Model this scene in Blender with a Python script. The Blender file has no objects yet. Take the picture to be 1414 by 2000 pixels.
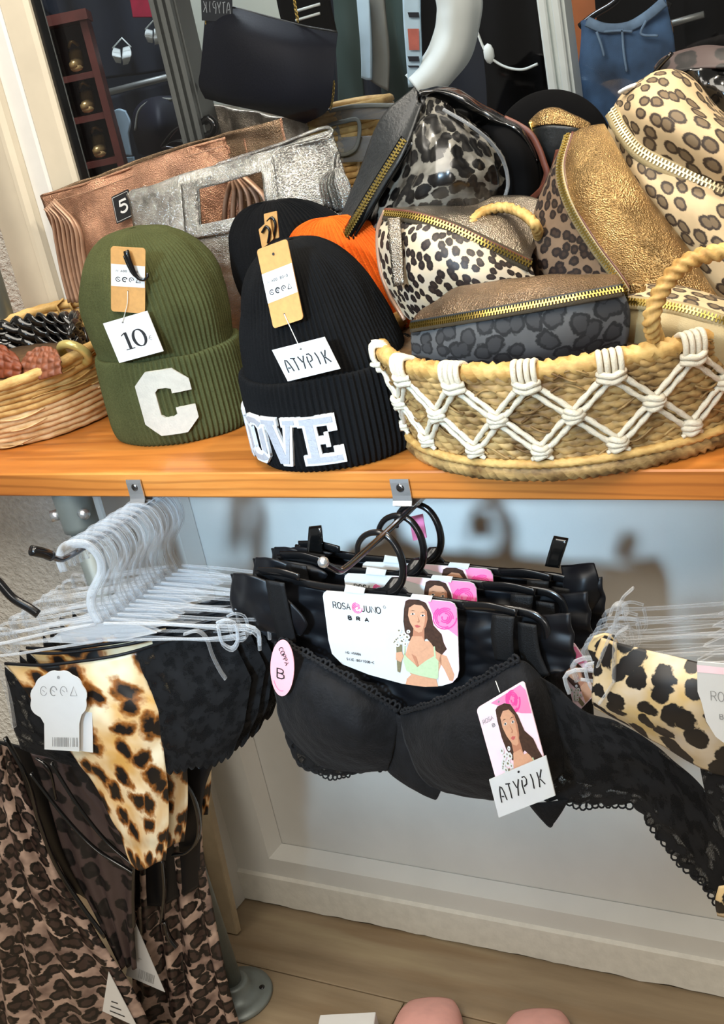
import bpy, math, random
import numpy as np
from mathutils import Vector, Matrix, noise

random.seed(7)
rng = np.random.default_rng(7)
PI = math.pi
SC = bpy.context.scene
COL = SC.collection

# ------------------------------------------------------------------ camera
# camera axes (right, down, forward) written in world axes: X along the shelf, Y towards the wall, Z up
CAMR = np.array([[0.87165971, 0.01135576, -0.48998],
                 [0.45022115, -0.4136128, 0.79134402],
                 [-0.19367569, -0.91038206, -0.36564222]])
FPX = 2330.0
CX, CY = 707.0, 1000.0
CAM = np.array([0.0, 0.0, 0.9]) - CAMR @ np.array([630 - CX, 930 - CY, FPX]) / FPX * 1.35
cd = bpy.data.cameras.new('camera')
cam = bpy.data.objects.new('camera', cd)
COL.objects.link(cam)
cd.sensor_fit = 'VERTICAL'
cd.sensor_height = 36.0
cd.lens = FPX / 2000.0 * 36.0
cd.clip_start = 0.05
mw = Matrix.Identity(4)
for i in range(3):
    mw[i][0], mw[i][1], mw[i][2], mw[i][3] = CAMR[i, 0], -CAMR[i, 1], -CAMR[i, 2], CAM[i]
cam.matrix_world = mw
SC.camera = cam

# ------------------------------------------------------------------ world, lights, exposure
SC.view_settings.view_transform = 'Standard'
SC.view_settings.look = 'None'
SC.view_settings.gamma = 1.0
SC.view_settings.use_curve_mapping = False
SC.view_settings.exposure = 0.0
SC.cycles.use_denoising = True
SC.cycles.max_bounces = 10
SC.cycles.transparent_max_bounces = 48
SC.cycles.sample_clamp_indirect = 4.0
SC.cycles.caustics_reflective = False
SC.cycles.caustics_refractive = False
wd = bpy.data.worlds.new('shop_air')
SC.world = wd
wd.use_nodes = True
wd.node_tree.nodes['Background'].inputs[0].default_value = (0.90, 0.85, 0.76, 1)
wd.node_tree.nodes['Background'].inputs[1].default_value = 0.22


def lamp(name, loc, target, energy, color, sx, sy=None, spread=None):
    l = bpy.data.lights.new(name, 'AREA')
    l.energy = energy
    l.color = color
    l.shape = 'RECTANGLE' if sy else 'DISK'
    l.size = sx
    if sy:
        l.size_y = sy
    if spread:
        l.spread = spread
    o = bpy.data.objects.new(name, l)
    COL.objects.link(o)
    o.location = loc
    o.rotation_euler = (Vector(target) - Vector(loc)).to_track_quat('-Z', 'Y').to_euler()
    return o


lamp('doorway_daylight', (0.22, -3.2, 2.28), (-0.06, 0.2, 0.80), 2.7, (0.50, 0.75, 1.0), 0.34, 0.30, 0.32)
lamp('added_top_light', (0.1, -1.3, 2.75), (0.0, -0.3, 0.6), 88, (1.0, 0.93, 0.82), 2.6, 1.6)  # soft warm lamp added overhead so forms are shaded from the top
lamp('added_front_light', (1.3, -3.0, 1.15), (-0.5, 0.2, 0.6), 20, (1.0, 0.94, 0.86), 0.9)  # unseen lamp added in front to brighten the wall under the shelf
lamp('ceiling_spotlight', (0.72, 0.10, 2.5), (0.25, 0.2, 0.95), 20, (1.0, 0.90, 0.74), 0.14)
lamp('ceiling_spotlight', (-0.50, 0.10, 2.5), (-0.3, 0.2, 0.95), 9, (1.0, 0.92, 0.78), 0.14)
lamp('added_rear_light', (-0.9, 1.0, 2.6), (-0.5, 1.6, 1.2), 26, (0.80, 0.90, 1.0), 0.6)  # lamp added to brighten the things behind the pane


# ------------------------------------------------------------------ helpers: points, meshes, objects
def ray(px, py):
    return CAMR @ np.array([px - CX, py - CY, FPX])


def W(px, py, Y):                      # point of the vertical plane at depth Y that the photo shows at (px, py)
    d = ray(px, py)
    return CAM + d * ((Y - CAM[1]) / d[1])


def WZ(px, py, Z):
    d = ray(px, py)
    return CAM + d * ((Z - CAM[2]) / d[2])


def WP(px, py, pl, off=0.0):           # the same on an upright plane (x, y, angle) moved off metres to the viewer
    a = math.radians(pl[2])
    n = np.array([math.sin(a), -math.cos(a), 0])
    p0 = np.array([pl[0], pl[1], 0]) + n * off
    d = ray(px, py)
    return CAM + d * (n @ (p0 - CAM) / (n @ d))


def hit(px, py, c, rx, ry):            # nearest point on an upright elliptic cylinder
    d = ray(px, py)
    ox, oy = CAM[0] - c[0], CAM[1] - c[1]
    A = (d[0] / rx) ** 2 + (d[1] / ry) ** 2
    B = 2 * (ox * d[0] / rx ** 2 + oy * d[1] / ry ** 2)
    C_ = (ox / rx) ** 2 + (oy / ry) ** 2 - 1
    D = max(B * B - 4 * A * C_, 0)
    return CAM + d * ((-B - math.sqrt(D)) / (2 * A))


def nz(x, y, z):
    return noise.noise(Vector((float(x), float(y), float(z))))


def cr(P, n, closed=False):            # smooth curve through P, n points
    P = np.asarray(P, float)
    if closed:
        P = np.vstack([P, P[:1]])
    if len(P) == 2:
        t = np.linspace(0, 1, n)[:, None]
        return P[0] * (1 - t) + P[1] * t
    s = np.concatenate([[0], np.cumsum(np.maximum(np.linalg.norm(np.diff(P, axis=0), axis=-1), 1e-6))])
    T = np.zeros_like(P)
    T[1:-1] = (P[2:] - P[:-2]) / (s[2:] - s[:-2])[:, None]
    if closed:
        T[0] = T[-1] = (P[1] - P[-2]) / ((s[1] - s[0]) + (s[-1] - s[-2]))
    else:
        T[0] = (P[1] - P[0]) / (s[1] - s[0])
        T[-1] = (P[-1] - P[-2]) / (s[-1] - s[-2])
    q = np.linspace(0, s[-1], n)
    i = np.clip(np.searchsorted(s, q, side='right') - 1, 0, len(P) - 2)
    h = (s[i + 1] - s[i])[:, None]
    t = ((q - s[i])[:, None]) / h
    h00, h10, h01, h11 = 2 * t ** 3 - 3 * t ** 2 + 1, t ** 3 - 2 * t ** 2 + t, -2 * t ** 3 + 3 * t ** 2, t ** 3 - t ** 2
    return h00 * P[i] + h10 * h * T[i] + h01 * P[i + 1] + h11 * h * T[i + 1]


def loft(rows, nu, nv, closed=False):  # dense (nv, nu, 3) grid through the given rows
    R = np.array([cr(r, nu) for r in rows])
    if closed:
        R = np.concatenate([R, R[:1]])
    k = len(R)
    step = np.maximum(np.linalg.norm(np.diff(R, axis=0), axis=-1).mean(axis=1), 1e-6)
    s = np.concatenate([[0], np.cumsum(step)])
    T = np.zeros_like(R)
    if k > 2:
        T[1:-1] = (R[2:] - R[:-2]) / (s[2:] - s[:-2])[:, None, None]
    T[0] = (R[1] - R[0]) / (s[1] - s[0])
    T[-1] = (R[-1] - R[-2]) / (s[-1] - s[-2])
    if closed:
        T[0] = T[-1] = (R[1] - R[-2]) / ((s[1] - s[0]) + (s[-1] - s[-2]))
    q = np.linspace(0, s[-1], nv)
    i = np.clip(np.searchsorted(s, q, side='right') - 1, 0, k - 2)
    h = (s[i + 1] - s[i])[:, None, None]
    t = (q - s[i])[:, None, None] / h
    return ((2 * t ** 3 - 3 * t ** 2 + 1) * R[i] + (t ** 3 - 2 * t ** 2 + t) * h * T[i]
            + (-2 * t ** 3 + 3 * t ** 2) * R[i + 1] + (t ** 3 - t ** 2) * h * T[i + 1])


def normals(P):
    du = np.gradient(P, axis=1)
    dv = np.gradient(P, axis=0)
    n = np.cross(du, dv)
    return n / np.maximum(np.linalg.norm(n, axis=-1, keepdims=True), 1e-9)


def wrinkle(P, amp, sc, seed=0.0, stretch=(1, 1, 1)):
    N = normals(P)
    Q = P.copy()
    for a in range(P.shape[0]):
        for b in range(P.shape[1]):
            p = P[a, b]
            Q[a, b] = p + N[a, b] * amp * nz(p[0] * sc * stretch[0] + seed, p[1] * sc * stretch[1], p[2] * sc * stretch[2])
    return Q


class G:
    """collects faces for one mesh"""

    def __init__(s):
        s.V, s.F, s.U, s.M = [], [], [], []

    def add(s, V, F, uv=None, m=0):
        b = len(s.V)
        s.V += [tuple(map(float, v)) for v in V]
        s.F += [tuple(i + b for i in f) for f in F]
        s.U += [tuple(u) for u in uv] if uv is not None else [(float(v[0]), float(v[2])) for v in V]
        s.M += [m] * len(F)
        return s

    def grid(s, P, m=0, skip=None, thick=0.0):
        nv, nu = P.shape[:2]
        us = np.concatenate([[0], np.cumsum(np.linalg.norm(np.diff(P, axis=1), axis=-1).mean(axis=0))])
        vs = np.concatenate([[0], np.cumsum(np.linalg.norm(np.diff(P, axis=0), axis=-1).mean(axis=1))])
        uv = [(us[b], vs[a]) for a in range(nv) for b in range(nu)]
        q = lambda a, b: a * nu + b
        cells = [(a, b) for a in range(nv - 1) for b in range(nu - 1) if not (skip and skip(b / (nu - 1), a / (nv - 1)))]
        F = [(q(a, b), q(a, b + 1), q(a + 1, b + 1), q(a + 1, b)) for a, b in cells]
        V = list(P.reshape(-1, 3))
        if thick:
            n = nv * nu
            V += list((P - normals(P) * thick).reshape(-1, 3))
            uv = uv + uv
            S = set(cells)
            for a, b in cells:
                F.append((q(a, b) + n, q(a + 1, b) + n, q(a + 1, b + 1) + n, q(a, b + 1) + n))
                for e, i, j in (((a - 1, b), q(a, b), q(a, b + 1)), ((a + 1, b), q(a + 1, b + 1), q(a + 1, b)),
                                ((a, b - 1), q(a + 1, b), q(a, b)), ((a, b + 1), q(a, b + 1), q(a + 1, b + 1))):
                    if e not in S:
                        F.append((j, i, i + n, j + n))
        return s.add(V, F, uv, m)

    def tube(s, pts, r, n=8, closed=False, strands=None, flat=(1, 1), m=0, cap=True, up=None):
        P = np.asarray(pts, float)
        k = len(P)
        T = np.roll(P, -1, 0) - np.roll(P, 1, 0) if closed else np.gradient(P, axis=0)
        T /= np.maximum(np.linalg.norm(T, axis=1, keepdims=True), 1e-9)
        u = np.asarray(up, float) if up is not None else (np.array([0, 0, 1.0]) if abs(T[0][2]) < 0.9 else np.array([1.0, 0, 0]))
        rr = np.full(k, r) if np.isscalar(r) else np.asarray(r)
        L = np.concatenate([[0], np.cumsum(np.linalg.norm(np.diff(P, axis=0), axis=1))])
        V, uv = [], []
        for i in range(k):
            if up is not None:
                u = np.asarray(up, float)
            u = u - T[i] * (u @ T[i])
            u /= max(np.linalg.norm(u), 1e-9)
            w = np.cross(T[i], u)
            for j in range(n):
                a = 2 * PI * j / n
                g = rr[i]
                if strands:
                    g *= 1 - strands[2] + 2 * strands[2] * abs(math.cos(strands[0] / 2 * (a - L[i] / strands[1] * 2 * PI)))
                V.append(P[i] + (u * math.cos(a) * flat[0] + w * math.sin(a) * flat[1]) * g)
                uv.append((L[i], a * rr[i]))
        F = []
        for i in range(k if closed else k - 1):
            for j in range(n):
                a, b = i * n + j, i * n + (j + 1) % n
                c, d = ((i + 1) % k) * n + (j + 1) % n, ((i + 1) % k) * n + j
                F.append((a, b, c, d))
        if cap and not closed:
            F.append(tuple(range(n))[::-1])
            F.append(tuple((k - 1) * n + j for j in range(n)))
        return s.add(V, F, uv, m)

    def box(s, c, d, R=None, m=0, bev=0.0):
        c, d = np.asarray(c, float), np.asarray(d, float) / 2
        if bev:
            pts = []
            V, F = [], []
            for z, ins in ((-d[2], bev), (-d[2] + bev, 0), (d[2] - bev, 0), (d[2], bev)):
                x, y = d[0] - ins, d[1] - ins
                e = min(bev, x * .9, y * .9)
                V += [(-x + e, -y, z), (x - e, -y, z), (x, -y + e, z), (x, y - e, z), (x - e, y, z), (-x + e, y, z), (-x, y - e, z), (-x, -y + e, z)]
            for r_ in range(3):
                for j in range(8):
                    F.append((r_ * 8 + j, r_ * 8 + (j + 1) % 8, r_ * 8 + 8 + (j + 1) % 8, r_ * 8 + 8 + j))
            F += [tuple(range(8))[::-1], tuple(range(24, 32))]
        else:
            V = [(x, y, z) for z in (-d[2], d[2]) for x, y in ((-d[0], -d[1]), (d[0], -d[1]), (d[0], d[1]), (-d[0], d[1]))]
            F = [(3, 2, 1, 0), (4, 5, 6, 7), (0, 1, 5, 4), (1, 2, 6, 5), (2, 3, 7, 6), (3, 0, 4, 7)]
        V = np.array(V)
        if R is not None:
            V = V @ np.asarray(R).T
        return s.add(V + c, F, None, m)

    def lathe(s, prof, c=(0, 0, 0), n=32, m=0, ex=1.0, ey=1.0):
        V, F = [], []
        for r, z in prof:
            for j in range(n):
                a = 2 * PI * j / n
                V.append((c[0] + r * ex * math.cos(a), c[1] + r * ey * math.sin(a), c[2] + z))
        for i in range(len(prof) - 1):
            for j in range(n):
                F.append((i * n + j, i * n + (j + 1) % n, (i + 1) * n + (j + 1) % n, (i + 1) * n + j))
        if prof[0][0] > 1e-6:
            F.append(tuple(range(n))[::-1])
        if prof[-1][0] > 1e-6:
            F.append(tuple((len(prof) - 1) * n + j for j in range(n)))
        return s.add(V, F, None, m)

    def prism(s, top, thick, m=0):         # 3D outline pushed back along its normal
        P = np.asarray(top, float)
        n = np.zeros(3)
        for i in range(len(P)):
            n += np.cross(P[i] - P[0], P[(i + 1) % len(P)] - P[0])
        n /= max(np.linalg.norm(n), 1e-12)
        if n @ (CAM - P.mean(0)) < 0:
            n = -n
        k = len(P)
        V = list(P) + list(P - n * thick)
        F = [tuple(range(k)), tuple(range(k, 2 * k))[::-1]]
        F += [(i, i + k, (i + 1) % k + k, (i + 1) % k) for i in range(k)]
        return s.add(V, F, None, m)

    def ball(s, c, r, n=12, m=0, R=None):
        r = np.array([r] * 3 if np.isscalar(r) else r)
        k = n // 2
        V, F = [], []
        for i in range(k + 1):
            for j in range(n):
                a, b = PI * i / k, 2 * PI * j / n
                V.append(np.array([math.sin(a) * math.cos(b), math.sin(a) * math.sin(b), math.cos(a)]) * r)
        for i in range(k):
            for j in range(n):
                F.append((i * n + j, i * n + (j + 1) % n, (i + 1) * n + (j + 1) % n, (i + 1) * n + j))
        V = np.array(V)
        if R is not None:
            V = V @ np.asarray(R).T
        return s.add(V + np.asarray(c), F, None, m)


ORG = {}


def link(name, g, mat, parent=None, smooth=True, kind=None, label=None, origin=None):
    """one mesh object; as a child its origin is its thing's"""
    V = np.array(g.V)
    if parent is not None:
        org = ORG[parent]
    elif origin is not None:
        org = np.asarray(origin, float)
    else:
        org = np.array([(V[:, 0].min() + V[:, 0].max()) / 2, (V[:, 1].min() + V[:, 1].max()) / 2, V[:, 2].min()])
    me = bpy.data.meshes.new(name)
    me.from_pydata((V - org).tolist(), [], g.F)
    for mm in (mat if isinstance(mat, (list, tuple)) else [mat]):
        me.materials.append(mm)
    me.polygons.foreach_set('material_index', g.M)
    me.polygons.foreach_set('use_smooth', [smooth] * len(g.F))
    uvl = me.uv_layers.new(name='UVMap')
    li = np.zeros(len(me.loops), int)
    me.loops.foreach_get('vertex_index', li)
    uvl.data.foreach_set('uv', np.array(g.U, float)[li].ravel())
    me.update()
    o = bpy.data.objects.new(name, me)
    COL.objects.link(o)
    if parent is not None:
        o.parent = parent
    else:
        o.location = org
    ORG[o] = org
    if kind:
        o['kind'] = kind
    if label:
        o['label'] = label
    return o


def tag(o, label, cat, group=None):
    o['label'] = label
    o['category'] = cat
    if group:
        o['group'] = group
    return o


def thing(name, label, cat, loc, group=None):
    o = bpy.data.objects.new(name, None)
    o.empty_display_size = 0.02
    COL.objects.link(o)
    o.location = loc
    ORG[o] = np.asarray(loc, float)
    return tag(o, label, cat, group)


def copy_tree(o, loc, label, group=None, rz=0.0, drop=()):
    r = o.copy()
    COL.objects.link(r)
    r.location = loc
    r.rotation_euler = (0, 0, rz)
    r['label'] = label
    if group:
        r['group'] = group
    for ch in o.children:
        nm = ch.name.split('.')[0]
        if nm in drop:
            continue
        c = ch.copy()
        COL.objects.link(c)
        c.parent = r
        for gch in ch.children:
            d = gch.copy()
            COL.objects.link(d)
            d.parent = c
    return r


# ------------------------------------------------------------------ materials
def lin(c):
    return tuple((x / 255 / 12.92 if x / 255 <= 0.04045 else ((x / 255 + 0.055) / 1.055) ** 2.4) for x in c) + (1.0,)


class NT:
    def __init__(s, name):
        s.m = bpy.data.materials.new(name)
        s.m.use_nodes = True
        s.t = s.m.node_tree
        s.b = s.t.nodes['Principled BSDF']
        s.out = s.t.nodes['Material Output']

    def n(s, typ, **kw):
        x = s.t.nodes.new(typ)
        for k, v in kw.items():
            if k.startswith('i_'):
                key = k[2:]
                x.inputs[int(key) if key.isdigit() else key.replace('_', ' ')].default_value = v
            else:
                setattr(x, k, v)
        return x

    def l(s, a, b):
        s.t.links.new(a, b)

    def coord(s, kind='Object', scale=(1, 1, 1)):
        c = s.n('ShaderNodeTexCoord')
        mp = s.n('ShaderNodeMapping')
        mp.inputs['Scale'].default_value = scale
        s.l(c.outputs[kind], mp.inputs[0])
        return mp.outputs[0]

    def ramp(s, fac, stops, interp='LINEAR'):
        r = s.n('ShaderNodeValToRGB')
        r.color_ramp.interpolation = interp
        e = r.color_ramp.elements
        while len(e) < len(stops):
            e.new(0.5)
        for el, (p, c) in zip(e, stops):
            el.position = p
            el.color = c
        s.l(fac, r.inputs[0])
        return r.outputs[0]

    def noise(s, vec, scale, detail=3.0, rough=0.55):
        x = s.n('ShaderNodeTexNoise', i_Scale=scale, i_Detail=detail, i_Roughness=rough)
        s.l(vec, x.inputs['Vector'])
        return x

    def mix(s, fac, a, b, typ='MIX'):
        x = s.n('ShaderNodeMix', data_type='RGBA', blend_type=typ)
        for v, i in ((fac, 0), (a, 6), (b, 7)):
            if hasattr(v, 'node'):
                s.l(v, x.inputs[i])
            else:
                x.inputs[i].default_value = v
        return x.outputs[2]

    def bump(s, h, strength, dist=0.002):
        x = s.n('ShaderNodeBump', i_Strength=strength, i_Distance=dist)
        s.l(h, x.inputs['Height'])
        s.l(x.outputs[0], s.b.inputs['Normal'])
        return x

    def fin(s, rough=0.5, metal=0.0, spec=0.5, coat=0.0, sheen=0.0):
        s.b.inputs['Roughness'].default_value = rough
        s.b.inputs['Metallic'].default_value = metal
        s.b.inputs['Specular IOR Level'].default_value = spec
        s.b.inputs['Coat Weight'].default_value = coat
        s.b.inputs['Coat Roughness'].default_value = 0.12
        s.b.inputs['Sheen Weight'].default_value = sheen
        return s.m


def plain(name, c, rough=0.5, metal=0.0, spec=0.5, var=0.12, vs=40, bump=0.0, bs=300, coat=0.0, sheen=0.0, stretch=(1, 1, 1)):
    t = NT(name)
    v = t.coord('Object', stretch)
    nn = t.noise(v, vs)
    c1 = lin(c)
    lo = tuple(x * (1 - var) for x in c1[:3]) + (1,)
    hi = tuple(min(x * (1 + var), 1) for x in c1[:3]) + (1,)
    t.l(t.ramp(nn.outputs[0], [(0.3, lo), (0.7, hi)]), t.b.inputs['Base Color'])
    if bump:
        t.bump(t.noise(v, bs).outputs[0], bump)
    return t.fin(rough, metal, spec, coat, sheen)


def foil(name, c, rough=0.26, grain=900, bump=0.5, dark=0.5):
    """crackled metallic leather"""
    t = NT(name)
    v = t.coord('UV')
    vo = t.n('ShaderNodeTexVoronoi', i_Scale=grain)
    t.l(v, vo.inputs['Vector'])
    n1 = t.noise(v, 11, 5, 0.6)
    n2 = t.noise(v, 420, 4, 0.7)
    c1 = lin(c)
    base = t.ramp(n1.outputs[0], [(0.36, tuple(x * dark for x in c1[:3]) + (1,)), (0.62, c1)])  # dark mottling in the colour stands in for dark reflections
    t.l(t.mix(0.30, base, vo.outputs['Distance'], 'OVERLAY'), t.b.inputs['Base Color'])
    hgt = t.mix(0.5, vo.outputs['Distance'], n2.outputs[0])
    t.bump(hgt, min(bump * 1.6, 1.0), 0.0026)
    return t.fin(rough, 1.0, 0.5)


def leo(name, base, ring, mid, sc=45, r0=0.2, r1=0.38, rough=0.6, metal=0.0, base2=None, distort=0.35, stretch=(1, 1, 1), coat=0.0, bump=0.0, rnd=0.85, soft=0.03, sheen=0.0):
    """animal print on the cloth's own UV (metres)"""
    t = NT(name)
    v = t.coord('UV', stretch)
    nn = t.noise(v, sc * 1.1, 3)
    sub = t.n('ShaderNodeVectorMath', operation='SUBTRACT')
    sub.inputs[1].default_value = (0.5, 0.5, 0.5)
    t.l(nn.outputs['Color'], sub.inputs[0])
    scl = t.n('ShaderNodeVectorMath', operation='SCALE')
    scl.inputs['Scale'].default_value = distort / sc
    t.l(sub.outputs[0], scl.inputs[0])
    ad = t.n('ShaderNodeVectorMath', operation='ADD')
    t.l(v, ad.inputs[0])
    t.l(scl.outputs[0], ad.inputs[1])
    vo = t.n('ShaderNodeTexVoronoi', voronoi_dimensions='2D', i_Scale=sc, i_Randomness=rnd)
    t.l(ad.outputs[0], vo.inputs['Vector'])
    bn = t.noise(v, sc * 0.45, 3)
    rag = t.noise(v, sc * 6, 3, 0.7)
    dd = t.n('ShaderNodeMath', operation='MULTIPLY_ADD')
    t.l(rag.outputs[0], dd.inputs[0])
    dd.inputs[1].default_value = 0.16
    sb_ = t.n('ShaderNodeMath', operation='SUBTRACT')
    t.l(vo.outputs['Distance'], sb_.inputs[0])
    sb_.inputs[1].default_value = 0.08
    t.l(sb_.outputs[0], dd.inputs[2])
    b2 = lin(base2) if base2 else tuple(x * 0.8 for x in lin(base)[:3]) + (1,)
    bcol = t.ramp(bn.outputs[0], [(0.35, lin(base)), (0.65, b2)])
    m1 = t.ramp(dd.outputs[0], [(max(r1 - soft, 0), (1, 1, 1, 1)), (r1 + soft, (0, 0, 0, 1))])
    m2 = t.ramp(dd.outputs[0], [(max(r0 - soft, 0), (1, 1, 1, 1)), (r0 + soft, (0, 0, 0, 1))])
    c1 = t.mix(m1, bcol, lin(ring))
    t.l(t.mix(m2, c1, lin(mid)), t.b.inputs['Base Color'])
    if bump:
        t.bump(t.noise(v, 600).outputs[0], bump)
    return t.fin(rough, metal, 0.5, coat, sheen)


def straw(name, c1, c2, c3, sc=180):
    t = NT(name)
    v = t.coord('UV', (0.25, 1.0, 1.0))
    n1 = t.noise(v, sc, 4, 0.7)
    v2 = t.coord('Object')
    n2 = t.noise(v2, 38, 3)
    a = t.ramp(n1.outputs[0], [(0.3, lin(c1)), (0.5, lin(c2)), (0.72, lin(c3))])
    t.l(t.mix(0.5, a, t.ramp(n2.outputs[0], [(0.35, lin(c1)), (0.65, lin(c3))])), t.b.inputs['Base Color'])
    t.bump(n1.outputs[0], 0.4, 0.001)
    return t.fin(0.6, 0, 0.4)


def clear_plastic(name, tint=(0.955, 0.96, 0.965), lo=0.02, hi=0.6):
    t = NT(name)
    t.b.inputs['Base Color'].default_value = (0.72, 0.74, 0.76, 1)
    t.fin(0.08, 0, 0.9)
    tr = t.n('ShaderNodeBsdfTransparent')
    tr.inputs[0].default_value = tint + (1,)
    lw = t.n('ShaderNodeLayerWeight', i_Blend=0.42)
    mr = t.n('ShaderNodeMapRange')
    mr.inputs['To Min'].default_value = lo
    mr.inputs['To Max'].default_value = hi
    t.l(lw.outputs['Facing'], mr.inputs['Value'])
    mx = t.n('ShaderNodeMixShader')
    t.l(mr.outputs[0], mx.inputs[0])
    t.l(tr.outputs[0], mx.inputs[1])
    t.l(t.b.outputs[0], mx.inputs[2])
    t.l(mx.outputs[0], t.out.inputs[0])
    return t.m


def lace_mat(name, c=(9, 9, 10), sc=420, hole=0.055, open_=0.6):
    """black lace: fine net with solid flower figures"""
    t = NT(name)
    v = t.coord('UV')
    vo = t.n('ShaderNodeTexVoronoi', feature='DISTANCE_TO_EDGE', voronoi_dimensions='2D', i_Scale=sc)
    t.l(v, vo.inputs['Vector'])
    fl = t.noise(v, 55, 3)
    m1 = t.ramp(vo.outputs['Distance'], [(hole, (0, 0, 0, 1)), (hole + 0.08, (1, 1, 1, 1))])
    m2 = t.ramp(fl.outputs[0], [(0.50, (0, 0, 0, 1)), (0.60, (open_, open_, open_, 1))])
    mul = t.mix(1.0, m1, m2, 'MULTIPLY')
    c1 = lin(c)
    t.l(t.ramp(fl.outputs[0], [(0.4, tuple(x * 2.2 for x in c1[:3]) + (1,)), (0.55, c1)]), t.b.inputs['Base Color'])
    t.bump(fl.outputs[0], 0.8, 0.002)
    t.fin(0.8, 0, 0.2, 0, 0.03)
    tr = t.n('ShaderNodeBsdfTransparent')
    mx = t.n('ShaderNodeMixShader')
    t.l(mul, mx.inputs[0])
    t.l(t.b.outputs[0], mx.inputs[1])
    t.l(tr.outputs[0], mx.inputs[2])
    t.l(mx.outputs[0], t.out.inputs[0])
    return t.m


def wood(name, c1, c2, c3, sc=(2.2, 26, 26), rough=0.42, ring=3.0, line=0.5):
    t = NT(name)
    v = t.coord('Object', sc)
    n1 = t.noise(v, 1.6, 5, 0.6)
    w = t.n('ShaderNodeTexWave', wave_type='BANDS', bands_direction='Z', i_Scale=ring * 0.35, i_Distortion=9.0, i_Detail=3.0, i_Detail_Scale=0.7)
    t.l(v, w.inputs['Vector'])
    a = t.ramp(n1.outputs[0], [(0.3, lin(c1)), (0.55, lin(c2)), (0.75, lin(c3))])
    g = t.ramp(w.outputs[0], [(0.0, (line, line * 0.85, line * 0.7, 1)), (0.35, (1, 1, 1, 1))])
    t.l(t.mix(0.55, a, g, 'MULTIPLY'), t.b.inputs['Base Color'])
    t.bump(n1.outputs[0], 0.12, 0.001)
    return t.fin(rough, 0, 0.45, 0.15)


def knit(name, c, fuzz=0.25, sheen=0.35):
    t = NT(name)
    v = t.coord('Object')
    n1 = t.noise(v, 620, 3, 0.7)
    n2 = t.noise(v, 24, 2)
    c1 = lin(c)
    lo = tuple(x * 0.62 for x in c1[:3]) + (1,)
    hi = tuple(min(1, x * 1.35 + 0.004) for x in c1[:3]) + (1,)
    a = t.ramp(n1.outputs[0], [(0.3, lo), (0.7, hi)])
    t.l(t.mix(fuzz, a, t.ramp(n2.outputs[0], [(0.3, lo), (0.7, hi)])), t.b.inputs['Base Color'])
    t.bump(n1.outputs[0], 0.9, 0.0015)
    m = t.fin(0.92, 0, 0.15, 0, sheen)
    t.b.inputs['Sheen Tint'].default_value = hi
    return m


M = {}
M['wall_paint'] = plain('wall_paint', (206, 205, 198), 0.5, var=0.04, vs=9, bump=0.10, bs=220)
M['paint_chip'] = plain('paint_chip', (212, 209, 198), 0.55, var=0.06, vs=60, bump=0.3, bs=120)
t = NT('stucco')
v = t.coord('Object', (1, 1, 1.3))
n1 = t.noise(v, 95, 4, 0.6)
t.l(t.ramp(n1.outputs[0], [(0.3, lin((208, 206, 198))), (0.7, lin((234, 233, 226)))]), t.b.inputs['Base Color'])
t.bump(n1.outputs[0], 1.0, 0.010)
M['stucco'] = t.fin(0.8)
M['cream_paint'] = plain('cream_paint', (208, 199, 180), 0.42, var=0.05, vs=14, bump=0.05)
M['board_paint'] = plain('board_paint', (176, 158, 128), 0.6, var=0.10, vs=30, bump=0.2, bs=90)
M['shelf_wood'] = wood('shelf_wood', (168, 98, 38), (188, 116, 48), (204, 136, 66), rough=0.42)
M['floor_wood'] = wood('floor_wood', (124, 106, 82), (146, 128, 102), (162, 146, 116), sc=(1.5, 12, 12), rough=0.5, line=0.82)
M['floor_gap'] = plain('floor_gap', (44, 34, 24), 0.9)
M['grey_tube'] = plain('grey_tube', (118, 124, 120), 0.45, 0.4, var=0.12, vs=25)
M['grey_steel'] = plain('grey_steel', (132, 136, 134), 0.45, 0.6, var=0.08, vs=12)
M['chrome'] = plain('chrome', (226, 228, 230), 0.26, 0.9, var=0.04)
M['dark_steel'] = plain('dark_steel', (120, 122, 126), 0.2, 1.0, var=0.05)
M['black_plastic'] = plain('black_plastic', (14, 14, 15), 0.22, 0, 0.6, var=0.1)
M['black_satin'] = plain('black_satin', (9, 10, 14), 0.42, 0, 0.3, var=0.25, vs=18, sheen=0.02)
M['black_band'] = plain('black_band', (9, 9, 10), 0.6, 0, 0.3, var=0.2, vs=60, bump=0.3, bs=700)
M['black_cup'] = plain('black_cup', (15, 15, 17), 0.75, 0, 0.2, var=0.45, vs=70, bump=0.6, bs=260, sheen=0.03)
M['black_vinyl'] = plain('black_vinyl', (12, 12, 12), 0.16, 0, 0.6, var=0.3, vs=30, coat=0.5)
M['black_strap'] = plain('black_strap', (36, 38, 39), 0.4, 0, 0.5, var=0.2, vs=60, bump=0.4, bs=260)
M['black_velvet'] = plain('black_velvet', (5, 5, 6), 0.9, 0, 0.1, var=0.3)
M['lace'] = lace_mat('black_lace')
M['clear'] = clear_plastic('clear_plastic', hi=0.62)
M['frosted'] = clear_plastic('frosted_clear_plastic', (0.9, 0.9, 0.9), 0.16, 0.85)
M['white'] = plain('white_card', (216, 216, 214), 0.55, var=0.02)
M['white_gloss'] = plain('white_gloss_card', (206, 206, 204), 0.3, var=0.02)
M['ink'] = plain('black_ink', (26, 26, 28), 0.6)
M['grey_ink'] = plain('grey_ink', (140, 140, 138), 0.6)
M['kraft'] = plain('kraft_card', (196, 146, 84), 0.7, var=0.08, vs=160)
M['thread'] = plain('clear_thread', (215, 215, 205), 0.4)
M['felt'] = plain('white_felt', (180, 177, 166), 0.9, var=0.06, vs=120, bump=0.5, bs=420)
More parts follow.
